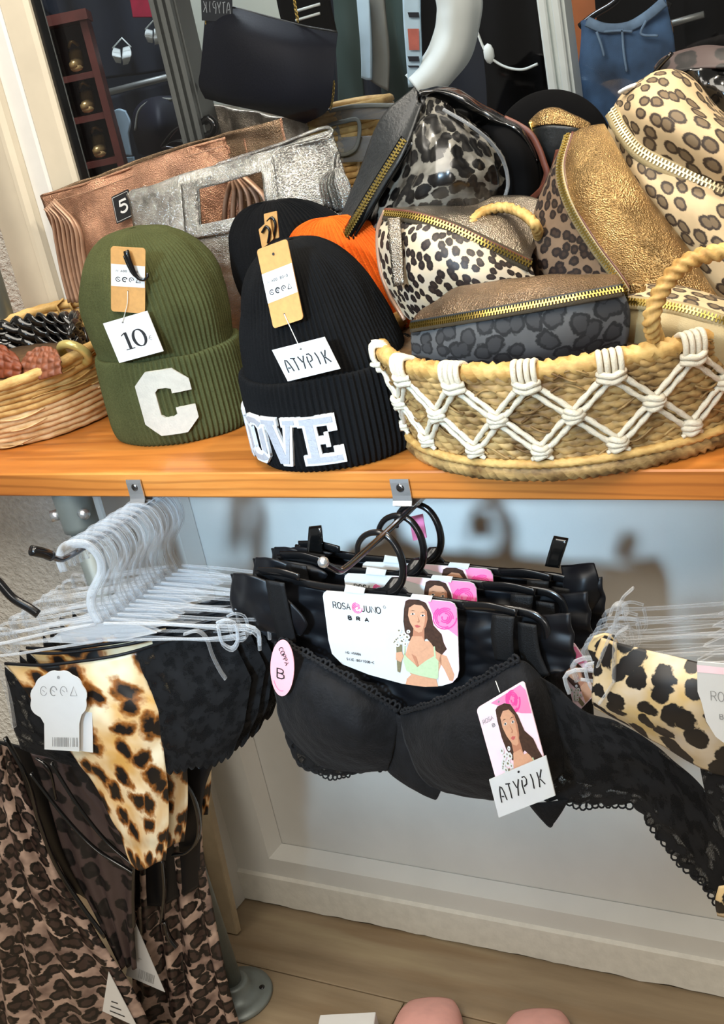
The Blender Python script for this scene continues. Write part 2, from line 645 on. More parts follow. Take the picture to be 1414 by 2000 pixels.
M['white_stitch'] = plain('white_stitch', (206, 206, 206), 0.7, bump=0.6, bs=500)
M['grey_stitch'] = plain('grey_satin_stitch', (160, 160, 165), 0.45, var=0.08, vs=220, bump=0.5, bs=500)
M['olive'] = knit('olive_knit', (70, 73, 42), sheen=0.15)
M['black_knit'] = knit('black_knit', (7, 7, 8), sheen=0.02)
M['orange_knit'] = knit('orange_knit', (226, 96, 22))
M['silver'] = foil('silver_leather', (216, 216, 210), 0.25, dark=0.36)
M['rose'] = foil('rose_gold_leather', (226, 174, 144), 0.28, dark=0.42)
M['gold'] = foil('gold_leather', (222, 182, 124), 0.30, 620, 1.0, 0.36)
M['bronze'] = foil('bronze_leather', (166, 140, 114), 0.30, 800, 0.6)
M['taupe'] = foil('taupe_metal_leather', (184, 172, 156), 0.30, 800, 0.4)
M['mauve'] = plain('mauve_leather', (176, 140, 116), 0.42, 0.35, var=0.15)
M['brown_leather'] = plain('brown_leather', (96, 52, 38), 0.45, var=0.25)
M['zip_tape'] = plain('zip_tape', (60, 50, 34), 0.7, var=0.2, bump=0.4, bs=800)
M['pale_teeth'] = plain('pale_zip_teeth', (206, 190, 150), 0.35, 0.7)
M['brass'] = plain('brass_teeth', (212, 186, 104), 0.26, 1.0, var=0.1)
M['khaki_tape'] = plain('khaki_zip_tape', (170, 152, 112), 0.6, var=0.1, bump=0.3, bs=800)
M['leo_beige'] = leo('beige_leopard', (206, 180, 140), (52, 40, 30), (112, 94, 70), 60, 0.25, 0.40, 0.65, distort=0.35, stretch=(0.85, 1.1, 1), rnd=0.7)
M['leo_white'] = leo('pony_leopard', (190, 174, 152), (32, 24, 22), (52, 40, 34), 92, 0.16, 0.42, 0.5, base2=(204, 182, 148), distort=0.5)
M['leo_grey'] = leo('grey_leopard', (88, 88, 88), (30, 30, 31), (54, 54, 55), 50, 0.34, 0.51, 0.85, distort=0.7)
M['leo_dark'] = leo('glossy_black_leopard', (132, 128, 118), (10, 9, 9), (22, 20, 18), 62, 0.2, 0.5, 0.28, base2=(52, 49, 44), distort=0.8, coat=0.7)
M['leo_side'] = leo('brown_pony_leopard', (130, 106, 84), (30, 22, 20), (56, 42, 34), 80, 0.2, 0.44, 0.55, distort=0.5)
M['leo_gold'] = leo('gold_satin_leopard', (208, 158, 84), (150, 92, 36), (20, 16, 14), 29, 0.30, 0.43, 0.34, base2=(238, 226, 194), distort=1.1, stretch=(1.25, 0.85, 1), rnd=1.0, soft=0.07)
M['leo_cream'] = leo('cream_leopard', (190, 160, 102), (18, 16, 15), (24, 20, 18), 42, 0.30, 0.43, 0.5, base2=(204, 188, 164), distort=0.9)
M['leo_brown'] = leo('brown_satin_leopard', (190, 164, 148), (16, 12, 12), (56, 42, 38), 46, 0.26, 0.50, 0.38, base2=(96, 76, 70), distort=0.9, rnd=1.0)
M['leo_mesh'] = leo('dark_mesh_leopard', (70, 56, 54), (14, 11, 11), (28, 22, 22), 30, 0.16, 0.40, 0.55, distort=0.6)
M['straw_gold'] = straw('raffia', (152, 112, 56), (196, 156, 88), (226, 194, 132))
M['straw_pale'] = straw('pale_raffia', (178, 136, 84), (216, 182, 128), (236, 214, 172))
M['seagrass'] = straw('seagrass', (62, 40, 18), (138, 102, 54), (206, 172, 112), 110)
M['rope'] = straw('seagrass_rope', (150, 108, 52), (196, 152, 84), (222, 188, 120))
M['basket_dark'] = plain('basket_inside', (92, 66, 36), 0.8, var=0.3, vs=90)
M['cotton'] = plain('cotton_cord', (212, 202, 180), 0.85, var=0.06, vs=200, bump=0.5, bs=700)
M['tan_weave'] = plain('tan_weave', (122, 70, 46), 0.5, var=0.3, vs=120)
M['amber_weave'] = plain('amber_weave', (112, 52, 24), 0.5, var=0.3, vs=120)
M['bangle'] = plain('olive_gold_bangle', (190, 172, 104), 0.22, 0.3, var=0.2)
M['pink'] = plain('pink_print', (236, 132, 172), 0.5, var=0.04)
M['pale_pink'] = plain('pale_pink_print', (246, 214, 222), 0.5, var=0.03)
M['hot_pink'] = plain('hot_pink_print', (236, 72, 146), 0.5, var=0.05)
M['sticker_pink'] = plain('pink_sticker', (242, 176, 184), 0.5, var=0.03)
M['skin'] = plain('printed_skin', (206, 154, 122), 0.5, var=0.05, vs=300)
M['skin_dark'] = plain('printed_skin_shade', (180, 122, 94), 0.5, var=0.05)
M['hair'] = plain('printed_hair', (66, 44, 34), 0.5, var=0.3, vs=300)
M['lips'] = plain('printed_lips', (190, 92, 88), 0.5)
M['mint'] = plain('printed_mint', (182, 200, 160), 0.5, var=0.06, vs=300)
M['leaf'] = plain('printed_leaf', (120, 112, 84), 0.5, var=0.2, vs=400)
M['slipper_pink'] = plain('slipper_pink', (222, 164, 154), 0.5, var=0.08)
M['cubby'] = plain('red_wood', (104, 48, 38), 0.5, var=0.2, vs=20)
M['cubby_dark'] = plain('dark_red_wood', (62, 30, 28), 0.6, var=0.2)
M['denim_light'] = plain('faded_denim', (104, 130, 158), 0.85, var=0.3, vs=30)
M['denim'] = plain('denim', (58, 88, 124), 0.85, var=0.62, vs=11, bump=0.3, bs=600)
M['dark_green'] = plain('dark_green_cloth', (38, 58, 54), 0.8, var=0.2, vs=10)
M['navy'] = plain('navy_cloth', (12, 20, 34), 0.8, var=0.3, vs=8)
M['navy_leather'] = plain('navy_black_leather', (8, 13, 28), 0.6, 0, 0.22, var=0.2, vs=10, bump=0.15, bs=300)
M['white_cloth'] = plain('white_cloth', (214, 222, 220), 0.8, var=0.06, vs=12)
M['blue_white'] = plain('blue_white_cloth', (178, 206, 224), 0.8, var=0.1, vs=20)
M['grey_cloth'] = plain('grey_cloth', (112, 114, 108), 0.8, var=0.2, vs=10)
M['red_cloth'] = plain('red_cloth', (150, 24, 52), 0.8, var=0.2)
M['rust_print'] = plain('rust_print', (176, 96, 84), 0.8, var=0.2)
M['back_wall'] = plain('reflected_room_paint', (26, 36, 50), 0.9, var=0.2, vs=3)
M['pillar'] = plain('pillar_paint', (176, 182, 172), 0.6, var=0.04, vs=5)
M['orange_wood'] = plain('orange_wood', (150, 84, 40), 0.55, var=0.2, vs=8)
M['smoke_vinyl'] = clear_plastic('smoked_vinyl', (0.55, 0.57, 0.57), 0.15, 0.5)
M['tag_black'] = plain('black_tag', (28, 34, 42), 0.5)
M['tag_grey'] = plain('grey_tag_ink', (168, 176, 182), 0.5)
M['gold_thing'] = plain('gold_shoe', (196, 160, 104), 0.3, 0.6, var=0.2)
M['tan_cloth'] = plain('tan_cloth', (150, 112, 70), 0.8, var=0.2)
t = NT('clear_pane')
gl = t.n('ShaderNodeBsdfGlossy', i_Roughness=0.02)
tr = t.n('ShaderNodeBsdfTransparent')
fr = t.n('ShaderNodeFresnel', i_IOR=1.35)
mx = t.n('ShaderNodeMixShader')
t.l(fr.outputs[0], mx.inputs[0])
t.l(tr.outputs[0], mx.inputs[1])
t.l(gl.outputs[0], mx.inputs[2])
t.l(mx.outputs[0], t.out.inputs[0])
M['glass'] = t.m


# ------------------------------------------------------------------ flat printed cards
class Card:
    """a flat card: tl, tr, bl are world corners; (u, v) run right and down"""

    def __init__(s, tl, tr, bl, pix=None):
        s.o = np.asarray(tl, float)
        s.x = np.asarray(tr, float) - s.o
        s.y = np.asarray(bl, float) - s.o
        n = np.cross(s.x, s.y)
        n /= np.linalg.norm(n)
        s.n = n if n @ (CAM - s.o) > 0 else -n
        if pix:
            a, b, c = [np.array(q, float) for q in pix]
            s.p0, s.inv = a, np.linalg.inv(np.stack([b - a, c - a], 1))

    def pt(s, u, v, h=0.0):
        return s.o + s.x * u + s.y * v + s.n * h

    def uv(s, px, py):
        return s.inv @ (np.array([px, py], float) - s.p0)

    def base(s, poly=None, thick=0.0012, r=0.0):
        if poly is None:
            poly = [(0, 0), (1, 0), (1, 1), (0, 1)]
        return G().prism([s.pt(u, v) for u, v in poly], thick)


def rounded(r, asp=1.0, n=4):           # unit rectangle with round corners, asp = width / height
    ru, rv = r, r * asp
    out = []
    for cu, cv, a0 in ((1 - ru, rv, -90), (1 - ru, 1 - rv, 0), (ru, 1 - rv, 90), (ru, rv, 180)):
        for k in range(n + 1):
            a = math.radians(a0 + 90 * k / n)
            out.append((cu + ru * math.cos(a), cv + rv * math.sin(a)))
    return out


def ribbon(g, pts, w, n, m=0):          # flat pen stroke along 3D pts, lying on a plane with normal n
    P = np.asarray(pts, float)
    T = np.gradient(P, axis=0)
    T /= np.maximum(np.linalg.norm(T, axis=1, keepdims=True), 1e-9)
    B = np.cross(n, T)
    ww = np.full(len(P), w) if np.isscalar(w) else np.asarray(w)
    V, F = [], []
    for i in range(len(P)):
        V += [P[i] + B[i] * ww[i] / 2, P[i] - B[i] * ww[i] / 2]
    for i in range(len(P) - 1):
        F.append((2 * i, 2 * i + 1, 2 * i + 3, 2 * i + 2))
    g.add(V, F, None, m)


def arc(cx, cy, rx, ry, a0, a1, n=14):
    return [(cx + rx * math.cos(math.radians(a0 + (a1 - a0) * i / n)), cy + ry * math.sin(math.radians(a0 + (a1 - a0) * i / n))) for i in range(n + 1)]


FONT = {'A': [[(0, 0), (.5, 1), (1, 0)], [(.2, .36), (.8, .36)]], 'B': [[(0, 0), (0, 1), (.55, 1), (.8, .88), (.8, .66), (.55, .53), (0, .53)], [(.55, .53), (.9, .4), (.9, .13), (.6, 0), (0, 0)]],
        'C': [arc(.5, .5, .5, .5, 45, 315)], 'D': [[(0, 0), (0, 1)] + arc(.2, .5, .7, .5, 90, -90) + [(0, 0)]], 'E': [[(.85, 1), (0, 1), (0, 0), (.85, 0)], [(0, .52), (.7, .52)]],
        'I': [[(.5, 0), (.5, 1)]], 'J': [[(.7, 1), (.7, .25)] + arc(.4, .25, .3, .25, 0, -160, 6)], 'K': [[(0, 0), (0, 1)], [(.9, 1), (.05, .45), (.9, 0)]],
        'L': [[(0, 1), (0, 0), (.8, 0)]], 'N': [[(0, 0), (0, 1), (1, 0), (1, 1)]], 'O': [arc(.5, .5, .5, .5, 0, 360, 20)], 'P': [[(0, 0), (0, 1), (.6, 1), (.85, .86), (.85, .62), (.6, .48), (0, .48)]],
        'R': [[(0, 0), (0, 1), (.6, 1), (.85, .86), (.85, .62), (.6, .5), (0, .5)], [(.45, .5), (.95, 0)]], 'S': [arc(.5, .74, .4, .26, 20, 270, 10) + arc(.5, .24, .42, .24, 90, -160, 10)],
        'T': [[(0, 1), (1, 1)], [(.5, 1), (.5, 0)]], 'U': [[(0, 1), (0, .35)] + arc(.45, .35, .45, .35, 180, 360, 8) + [(.9, 1)]], 'V': [[(0, 1), (.5, 0), (1, 1)]], 'Y': [[(0, 1), (.5, .5), (1, 1)], [(.5, .5), (.5, 0)]],
        'Z': [[(0, 1), (1, 1), (0, 0), (1, 0)]], '0': [arc(.5, .5, .4, .5, 0, 360, 16)], '1': [[(.25, .8), (.55, 1), (.55, 0)]], '4': [[(.7, 0), (.7, 1), (0, .3), (.95, .3)]],
        '5': [[(.85, 1), (.15, 1), (.1, .55)] + arc(.42, .32, .42, .32, 120, -150, 10)], '6': [arc(.5, .3, .4, .3, 0, 360, 12), [(.12, .4), (.3, .8), (.7, 1)]], '8': [arc(.5, .76, .33, .24, 0, 360, 12), arc(.5, .27, .42, .27, 0, 360, 12)],
        '-': [[(.1, .5), (.9, .5)]], '/': [[(.1, 0), (.9, 1)]], ':': [[(.5, .2), (.5, .3)], [(.5, .7), (.5, .8)]], '.': [[(.3, 0), (.3, .08)]], ' ': []}


def write(g, card, text, u0, v0, w, h, pen, adv=1.3, ht=0.0005, m=0, font=FONT, skew=0.0):
    """pen lettering: v0 = baseline, w and h = letter size in card units, pen in metres"""
    for k, ch in enumerate(text):
        for st in font.get(ch, []):
            st = [st[0]] + [q for i, q in enumerate(st[1:]) if q != st[i]]
            ribbon(g, [card.pt(u0 + (k * adv + x) * w, v0 - y * h + skew * (k * adv + x) * w, ht) for x, y in st], pen, card.n, m)


BRAND = {'A': [[(0, 0), (.04, .35), (.18, .8), (.36, 1)], [(.5, .95), (.72, .62), (.92, .02)], [(.22, .36), (.62, .3)]],
         'T': [[(0, 1), (.75, .92)], [(.45, .92), (.5, .45), (.48, 0)]], 'Y': [[(0, 1), (.38, .5)], [(.9, .98), (.55, .55), (.32, 0)]],
         'P': [[(.15, .85), (.02, .5), (.12, -.05)], [(.2, 1), (.62, 1), (.85, .78), (.72, .5), (.25, .42)]], 'I': [[(.35, 1), (.5, .6), (.42, .05)]],
         'K': [[(.12, .95), (.2, .5), (.05, 0)], [(.85, 1), (.4, .55)], [(.36, .5), (.95, .05)]]}


def slabs(g, quads, fn, h0, h1, n=6, m=0):
    """raised letter bars: each quad of (u, v) corners becomes a thin slab bent by fn(u, v, h)"""
    for qd in quads:
        q = np.array(qd, float)
        top = np.zeros((n + 1, n + 1, 3))
        for i in range(n + 1):
            for j in range(n + 1):
                a, b = i / n, j / n
                p = (q[0] * (1 - b) + q[1] * b) * (1 - a) + (q[3] * (1 - b) + q[2] * b) * a
                top[i, j] = fn(p[0], p[1], h1)
        g.grid(top, m)
        edge = [(0, j) for j in range(n)] + [(i, n) for i in range(n)] + [(n, j) for j in range(n, 0, -1)] + [(i, 0) for i in range(n, 0, -1)]
        V = []
        for i, j in edge:
            a, b = i / n, j / n
            p = (q[0] * (1 - b) + q[1] * b) * (1 - a) + (q[3] * (1 - b) + q[2] * b) * a
            V += [top[i, j], fn(p[0], p[1], h0)]
        k = len(edge)
        g.add(V, [(2 * i, 2 * i + 1, 2 * ((i + 1) % k) + 1, 2 * ((i + 1) % k)) for i in range(k)], None, m)


def zipper(parent, pts, up, w=0.012, tooth=0.0022, tape='zip_tape', teeth='brass'):
    """tape ribbon plus its metal teeth along pts; up(i) faces outwards"""
    P = cr(pts, 60)
    N = np.asarray(up, float)
    T = np.gradient(P, axis=0)
    T /= np.linalg.norm(T, axis=1, keepdims=True)
    B = np.cross(T, N)
    B /= np.linalg.norm(B, axis=1, keepdims=True)
    NN = np.cross(B, T)
    rows = np.stack([P - B * w / 2, P - B * w * .2 + NN * .001, P + B * w * .2 + NN * .001, P + B * w / 2])
    tp = link('zip_tape', G().grid(rows, thick=-0.001), M[tape], parent)
    g = G()
    L = np.concatenate([[0], np.cumsum(np.linalg.norm(np.diff(P, axis=0), axis=1))])
    k = int(L[-1] / (tooth * 0.62))
    for i in range(k):
        q = (i + .5) / k * L[-1]
        j = min(np.searchsorted(L, q), len(P) - 1)
        f = (q - L[j - 1]) / max(L[j] - L[j - 1], 1e-9) if j else 0
        p = P[j - 1] * (1 - f) + P[j] * f if j else P[0]
        s = 1 if i % 2 else -1
        g.box(p + B[j] * s * tooth * .55 + NN[j] * .0019, (tooth * .55, tooth * 1.5, tooth * .7), R=np.stack([T[j], B[j], NN[j]], 1))
    link('zip_teeth', g, M[teeth], parent, False, kind='stuff')
    return tp


def barcode(g, card, u0, v0, w, h, n=22, m=0, seed=1):
    r = random.Random(seed)
    x = 0.0
    while x < 1:
        d = r.choice((.02, .03, .05))
        g.add([card.pt(u0 + x * w, v0, .0006), card.pt(u0 + (x + d) * w, v0, .0006), card.pt(u0 + (x + d) * w, v0 + h, .0006), card.pt(u0 + x * w, v0 + h, .0006)], [(0, 1, 2, 3)], None, m)
        x += d + r.choice((.02, .03, .06))


def dot(g, card, u, v, r, asp, m=0, ht=.0007, n=10):
    g.add([card.pt(u + r * math.cos(2 * PI * i / n), v + r * asp * math.sin(2 * PI * i / n), ht) for i in range(n)], [tuple(range(n))], None, m)


def care_marks(g, card, u0, v0, w, asp, pen, m=0):
    """row of small care symbols: face, recycling ring, letters, triangle"""
    for k in range(4):
        u = u0 + k * w * 1.5
        if k == 3:
            pts = [(u, v0 + w * .5 * asp), (u + w * .5, v0 - w * .5 * asp), (u + w, v0 + w * .5 * asp), (u, v0 + w * .5 * asp)]
        else:
            pts = arc(u + w / 2, v0, w / 2, w / 2 * asp, 20 + 40 * k, 330 + 20 * k, 10)
        ribbon(g, [card.pt(a, b, .0006) for a, b in pts], pen * (1.6 if k == 1 else 1), card.n, m)
        if k < 3:
            ribbon(g, [card.pt(u + w * .3, v0 - w * .12 * asp, .0006), card.pt(u + w * .7, v0 + w * .12 * asp, .0006)], pen, card.n, m)


# ================================================================== THE SETTING
fl = link('floor', G().box((-0.1, -0.35, -0.028), (3.2, 1.9, 0.012)), M['floor_gap'], smooth=False, kind='structure')
for k in range(9):
    y0 = 0.087 - 0.139 * k + 0.139
    ends = [-1.7, -0.62 + 0.5 * (k % 3 - 1) - (0.4 if k < 2 else 0), 0.75 + 0.25 * (k % 2), 1.5]
    for x0, x1 in zip(ends[:-1], ends[1:]):
        g = G().box(((x0 + x1) / 2, y0 + 0.0695, -0.011), (x1 - x0 - 0.002, 0.137, 0.022), bev=0.0015)
        link('plank', g, M['floor_wood'], fl, False)

# white panelled wall under the shelf: flat frame, sloping bead, sunk panel
XW, YW = -0.498, 0.226
g = G()
g.box(((XW - 0.425) / 2, YW + 0.03, 0.434), (abs(XW + 0.425), 0.06, 0.868))
g.box(((1.7 - 0.425) / 2, YW + 0.03, 0.05), (2.125, 0.06, 0.10))
wb = link('wall_back', g, M['wall_paint'], smooth=False, kind='structure')
link('panel', G().box(((1.7 - 0.42) / 2, YW + 0.045, 0.47), (2.12, 0.04, 0.79)), M['wall_paint'], wb, False)
b = 0.016
g = G()
g.add([(-0.425, YW, 0.1), (-0.425 + b, YW + .024, 0.1 + b), (-0.425 + b, YW + .024, 0.868), (-0.425, YW, 0.868)], [(0, 1, 2, 3)])
g.add([(-0.425, YW, 0.1), (1.7, YW, 0.1), (1.7, YW + .024, 0.1 + b), (-0.425 + b, YW + .024, 0.1 + b)], [(0, 1, 2, 3)])
link('bead', g, M['wall_paint'], wb, False)
# baseboard with a ragged painted foot
g = G()
n = 150
top, bot = [], []
for i in range(n + 1):
    x = XW + 2.2 * i / n
    z = 0.004 + 0.005 * nz(x * 22, 0, 3) + 0.002 * nz(x * 90, 0, 1)
    bot.append((x, YW - 0.006, max(z, 0.0005)))
    top.append((x, YW - 0.006, 0.062))
V = [p for q in zip(top, bot) for p in q]
F = [(2 * i, 2 * i + 1, 2 * i + 3, 2 * i + 2) for i in range(n)]
k = len(V)
V += [(x, YW + 0.001, 0.066) for x, _, _ in top]
F += [(2 * i, 2 * i + 2, k + i + 1, k + i) for i in range(n)]
g.add(V, F)
link('baseboard_back', g, M['paint_chip'], smooth=False, kind='structure')

# rough plastered pier on the left, below the shelf and beside the mirror
g = G()
g.box((-1.15, 0.205 + 0.15, 0.432), (1.30, 0.30, 0.864))
link('wall_left', g, M['stucco'], smooth=False, kind='structure')
g = G()
g.box((-1.2, 0.50, 1.6), (0.846, 0.16, 1.5))
link('wall_upper_left', g, M['stucco'], smooth=False, kind='structure')
# white pilaster face between pier and panel
link('trim_1', G().box((-0.512, 0.205, 0.432), (0.028, 0.09, 0.864), bev=0.003), M['wall_paint'], smooth=False, kind='structure')

# mirror over the shelf built as an opening: stepped cream jamb, dark seal, pane
wf = link('mirror_1', G().box((-0.735, 0.43, 1.6), (0.085, 0.06, 1.45), bev=0.006), M['cream_paint'], smooth=False, kind='structure')
link('casing', G().box((-0.700, 0.42, 1.6), (0.022, 0.06, 1.45), bev=0.007), M['cream_paint'], wf, False)
link('stop', G().box((-0.672, 0.43, 1.6), (0.040, 0.04, 1.45), bev=0.004), M['white'], wf, False)
link('sash', G().box((-0.628, 0.425, 1.6), (0.056, 0.024, 1.45), bev=0.006), M['cream_paint'], wf, False)
link('seal', G().box((-0.597, 0.431, 1.6), (0.007, 0.014, 1.45)), M['black_plastic'], wf, False)
link('pane', G().box((0.52, 0.446, 1.6), (2.24, 0.004, 1.45)), M['glass'], wf, False)

# the mirror's reflection, built as a back room of objects behind the pane
link('wall_reflected_room', G().box((-0.6, 2.65, 1.3), (5.0, 0.05, 2.6)), M['back_wall'], smooth=False, kind='structure')
link('wall_pillar', G().box((W(300, 0, 1.3)[0] + 0.03 + 0.13, 1.36, 1.3), (0.30, 0.1, 2.6)), M['pillar'], smooth=False, kind='structure')
link('wall_wood_panel', G().box((W(1175, 60, 2.0)[0] + 0.02, 2.03, 1.3), (0.34, 0.04, 2.6)), M['orange_wood'], smooth=False, kind='structure')


def wall_bar(name, label, cat, px, py, Y, wx, mat, ribs=3):
    x = W(px, py, Y)[0]
    o = thing(name, label, cat, (x, Y, 0.0))
    link('core', G().box((x, Y, 1.3), (wx, 0.04, 2.6)), mat, o, False)
    for i in range(ribs):
        xx = x + wx * ((i + .5) / ribs - .5)
        link('rib', G().box((xx, Y - 0.026, 1.3), (wx / ribs * 0.62, 0.014, 2.6), bev=0.003), mat, o, False)
    return o


wall_bar('steel_post', 'grey ribbed steel post behind the glass, left of the black pouch', 'post', 368, 150, 0.62, 0.046, M['grey_steel'])
wall_bar('pale_post', 'pale grey double post behind the glass beside the hanging jeans', 'post', 1092, 80, 1.15, 0.050, M['white_cloth'], 2)


def cloth(name, label, cat, rows, Y, mat, amp=0.012, sc=14, thick=0.006, group=None, nu=26, nv=30, seed=0.0, parts=()):
    """hanging cloth behind the glass: rows of (px, py) from top to bottom at depth Y, folded in depth"""
    R = [[W(x, y, Y) for x, y in r] for r in rows]
    P = loft(R, nu, nv)
    for a in range(nv):
        for c in range(nu):
            p = P[a, c]
            P[a, c, 1] += amp * (nz(p[0] * sc + seed, seed, p[2] * sc * 0.25) + 0.5 * math.sin(p[0] * sc * 3.1 + seed * 7))
    return tag(link(name, G().grid(P, thick=thick), mat), label, cat, group)


# shelf unit with gold shoes seen through the glass
cx_, cy_ = W(148, 200, 1.25)[:2]
cub = thing('cubby_shelf', 'narrow red-brown wooden cubby shelf behind the glass at left', 'shelf', (cx_, cy_, 0.0))
ca, sa = math.cos(0.62), math.sin(0.62)
RC = np.array([[ca, -sa, 0], [sa, ca, 0], [0, 0, 1]])


def cub_pt(x, y, z):
    return np.array([cx_, cy_, 0]) + RC @ np.array([x, y, z])


zt = W(120, 40, 1.25)[2]
for x in (-0.070, 0.070):
    link('side', G().box(cub_pt(x, 0, zt / 2), (0.016, 0.16, zt), RC), M['cubby'], cub, False)
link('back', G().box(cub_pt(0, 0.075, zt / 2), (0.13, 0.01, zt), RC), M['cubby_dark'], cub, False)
link('top', G().box(cub_pt(0, 0, zt), (0.165, 0.18, 0.022), RC), M['cubby'], cub, False)
shz = [W(150, 152, 1.25)[2], W(165, 232, 1.25)[2], W(185, 318, 1.25)[2]]
for z in shz + [shz[2] - 0.16, shz[2] - 0.32]:
    link('shelf', G().box(cub_pt(0, 0, z), (0.14, 0.15, 0.014), RC), M['cubby'], cub, False)
words = ['top', 'middle', 'lower']
for r_, z in enumerate(shz):
    for k, x in enumerate((-0.03, 0.028)):
        g = G()
        c = cub_pt(x, -0.02, z + 0.007)
        sole = [c + RC @ np.array(q) for q in ((0, -.045, .012), (0, -.02, .012), (0, .01, .028), (0, .035, .05))]
        g.tube(cr(sole, 12), np.linspace(.013, .015, 12), 8, flat=(.55, 1.1))
        g.tube([c + RC @ np.array((0, .035, .05)), c + RC @ np.array((0, .038, .0))], [.007, .004], 8)
        g.tube(cr([c + RC @ np.array(q) for q in ((-.012, .03, .06), (0, .012, .072), (.012, .03, .06))], 8), .004, 6)
        g.ball(c + RC @ np.array((0, -.03, .02)), (.014, .022, .014), 10)
        tag(link('gold_shoe', g, M['gold_thing']), '%s gold heeled shoe on the %s board of the red-brown cubby shelf' % (('left', 'right')[k], words[r_]), 'shoe', 'gold shoes in the cubby')

# rail and clothes behind the glass, left part
g = G().tube([W(150, 196, 1.45), W(345, 146, 1.45)], 0.008, 10)
ck = thing('clothes_rack', 'slim steel clothes rack behind the glass, right of the cubby shelf', 'rack', (W(250, 170, 1.45)[0], 1.45, 0))
link('rail', g, M['grey_steel'], ck)
for px, py in ((150, 196), (345, 146)):
    p = W(px, py, 1.45)
    link('upright', G().tube([(p[0], p[1], 0), p], .008, 10), M['grey_steel'], ck)
cloth('dark_garment', 'dark navy garments hanging above the steel rail behind the glass', 'clothes', [[(30, -30), (150, -30), (310, -40)], [(120, 60), (220, 60), (330, 50)], [(150, 160), (240, 150), (350, 135)]], 1.62, M['navy'], 0.02)
cloth('dark_coat', 'dark coats hanging below the steel rail behind the glass', 'clothes', [[(160, 200), (250, 180), (360, 150)], [(180, 280), (280, 260), (390, 240)], [(200, 380), (300, 360), (420, 340)]], 1.62, M['navy'], 0.02, seed=2)
cloth('camisole', 'small pale blue top on a hanger under the steel rail', 'top', [[(222, 218), (232, 212), (246, 216)], [(216, 240), (236, 240), (256, 240)], [(220, 262), (236, 262), (252, 262)], [(217, 300), (238, 302), (258, 304)]], 1.40, M['blue_white'], 0.004)
cloth('pale_skirt', 'pale skirt hanging lowest under the steel rail', 'skirt', [[(221, 306), (240, 307), (262, 306)], [(219, 330), (242, 332), (268, 330)], [(225, 352), (245, 350), (262, 344)]], 1.44, M['blue_white'], 0.006, seed=3)
cloth('red_garment', 'deep red garment at the top edge above the white bra', 'clothes', [[(250, -30), (272, -30), (292, -30)], [(258, 10), (276, 10), (296, 8)], [(262, 34), (278, 34), (298, 34)]], 1.45, M['red_cloth'], 0.006)
# two lingerie pieces on show in the back room
for k, (px, py, s, lab) in enumerate(((238, 108, 1.0, 'white lace-up bustier on the dark wall behind the glass, beside the steel post'), (300, 70, 0.9, 'white triangle bra hanging in the dark behind the glass, under the red garment'))):
    t_ = thing('white_lingerie', lab, 'lingerie', W(px, py, 1.585))
    for sx in (-1, 1):
        rows = [[W(px + sx * (3 if k == 0 else 2) * s, py - 12 * s, 1.585), W(px + sx * 16 * s, py - 16 * s, 1.585)], [W(px + sx * 2 * s, py + 4 * s, 1.47), W(px + sx * 19 * s, py + 0 * s, 1.47)], [W(px + sx * 2 * s, py + 16 * s, 1.5), W(px + sx * 12 * s, py + 14 * s, 1.5)]]
        link('cup', G().grid(loft(rows, 8, 10), thick=0.004), M['white_cloth'], t_)
    link('strap', G().tube([W(px - 18 * s, py - 14 * s, 1.5), W(px, py - 34 * s, 1.5), W(px + 18 * s, py - 16 * s, 1.5)], 0.002, 6), M['white_cloth'], t_)
# black padded rucksack by the post, on a dark counter
ZC = W(300, 322, 1.12)[2]
ct = thing('counter', 'dark counter behind the glass that carries the rucksack, sandal and ring', 'counter', (-.75, 1.0, 0))
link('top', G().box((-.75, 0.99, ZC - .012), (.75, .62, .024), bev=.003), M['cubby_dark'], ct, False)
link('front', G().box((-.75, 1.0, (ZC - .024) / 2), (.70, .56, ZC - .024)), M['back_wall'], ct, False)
rs = thing('rucksack', 'rounded navy rucksack behind the glass, left of the steel post', 'bag', W(305, 300, 1.15))
R = [[W(x, y, Y) for x, y, Y in r] for r in ([(270, 300, 1.15), (320, 310, 1.10), (385, 300, 1.15)], [(258, 250, 1.13), (310, 255, 1.03), (372, 240, 1.13)], [(262, 215, 1.14), (305, 210, 1.06), (350, 200, 1.14)], [(285, 194, 1.17), (308, 188, 1.15), (335, 187, 1.17)],
                                              [(275, 230, 1.22), (315, 225, 1.25), (362, 215, 1.22)], [(270, 300, 1.2), (320, 310, 1.24), (385, 300, 1.2)])]
link('body', G().grid(loft(R, 22, 40)), M['navy_leather'], rs)
link('piping', G().tube(cr([W(264, 255, 1.10), W(272, 215, 1.11), W(300, 195, 1.12), W(335, 194, 1.12)], 24), 0.003, 6), M['grey_cloth'], rs)
g = G()
for q in ([(318, 285, 1.0), (335, 262, 1.0), (352, 248, 1.0), (385, 240, 1.0)], [(320, 288, 1.0), (345, 275, 1.0), (380, 282, 1.0)], [(322, 286, .99), (350, 290, 1.0), (388, 300, 1.0)]):
    g.tube(cr([W(*p) for p in q], 14), 0.006, 8, flat=(.5, 1.6))
tag(link('black_sandal', g, M['black_vinyl']), 'glossy black strappy sandal behind the glass at the foot of the steel post', 'sandal')
g = G().tube(cr([W(393, 240, .605), W(410, 232, .605), W(420, 245, .605), W(414, 262, .605), W(398, 264, .605)], 20), 0.007, 8)
tag(link('black_ring', g, M['black_vinyl']), 'black round bag ring right of the steel post foot', 'ring')

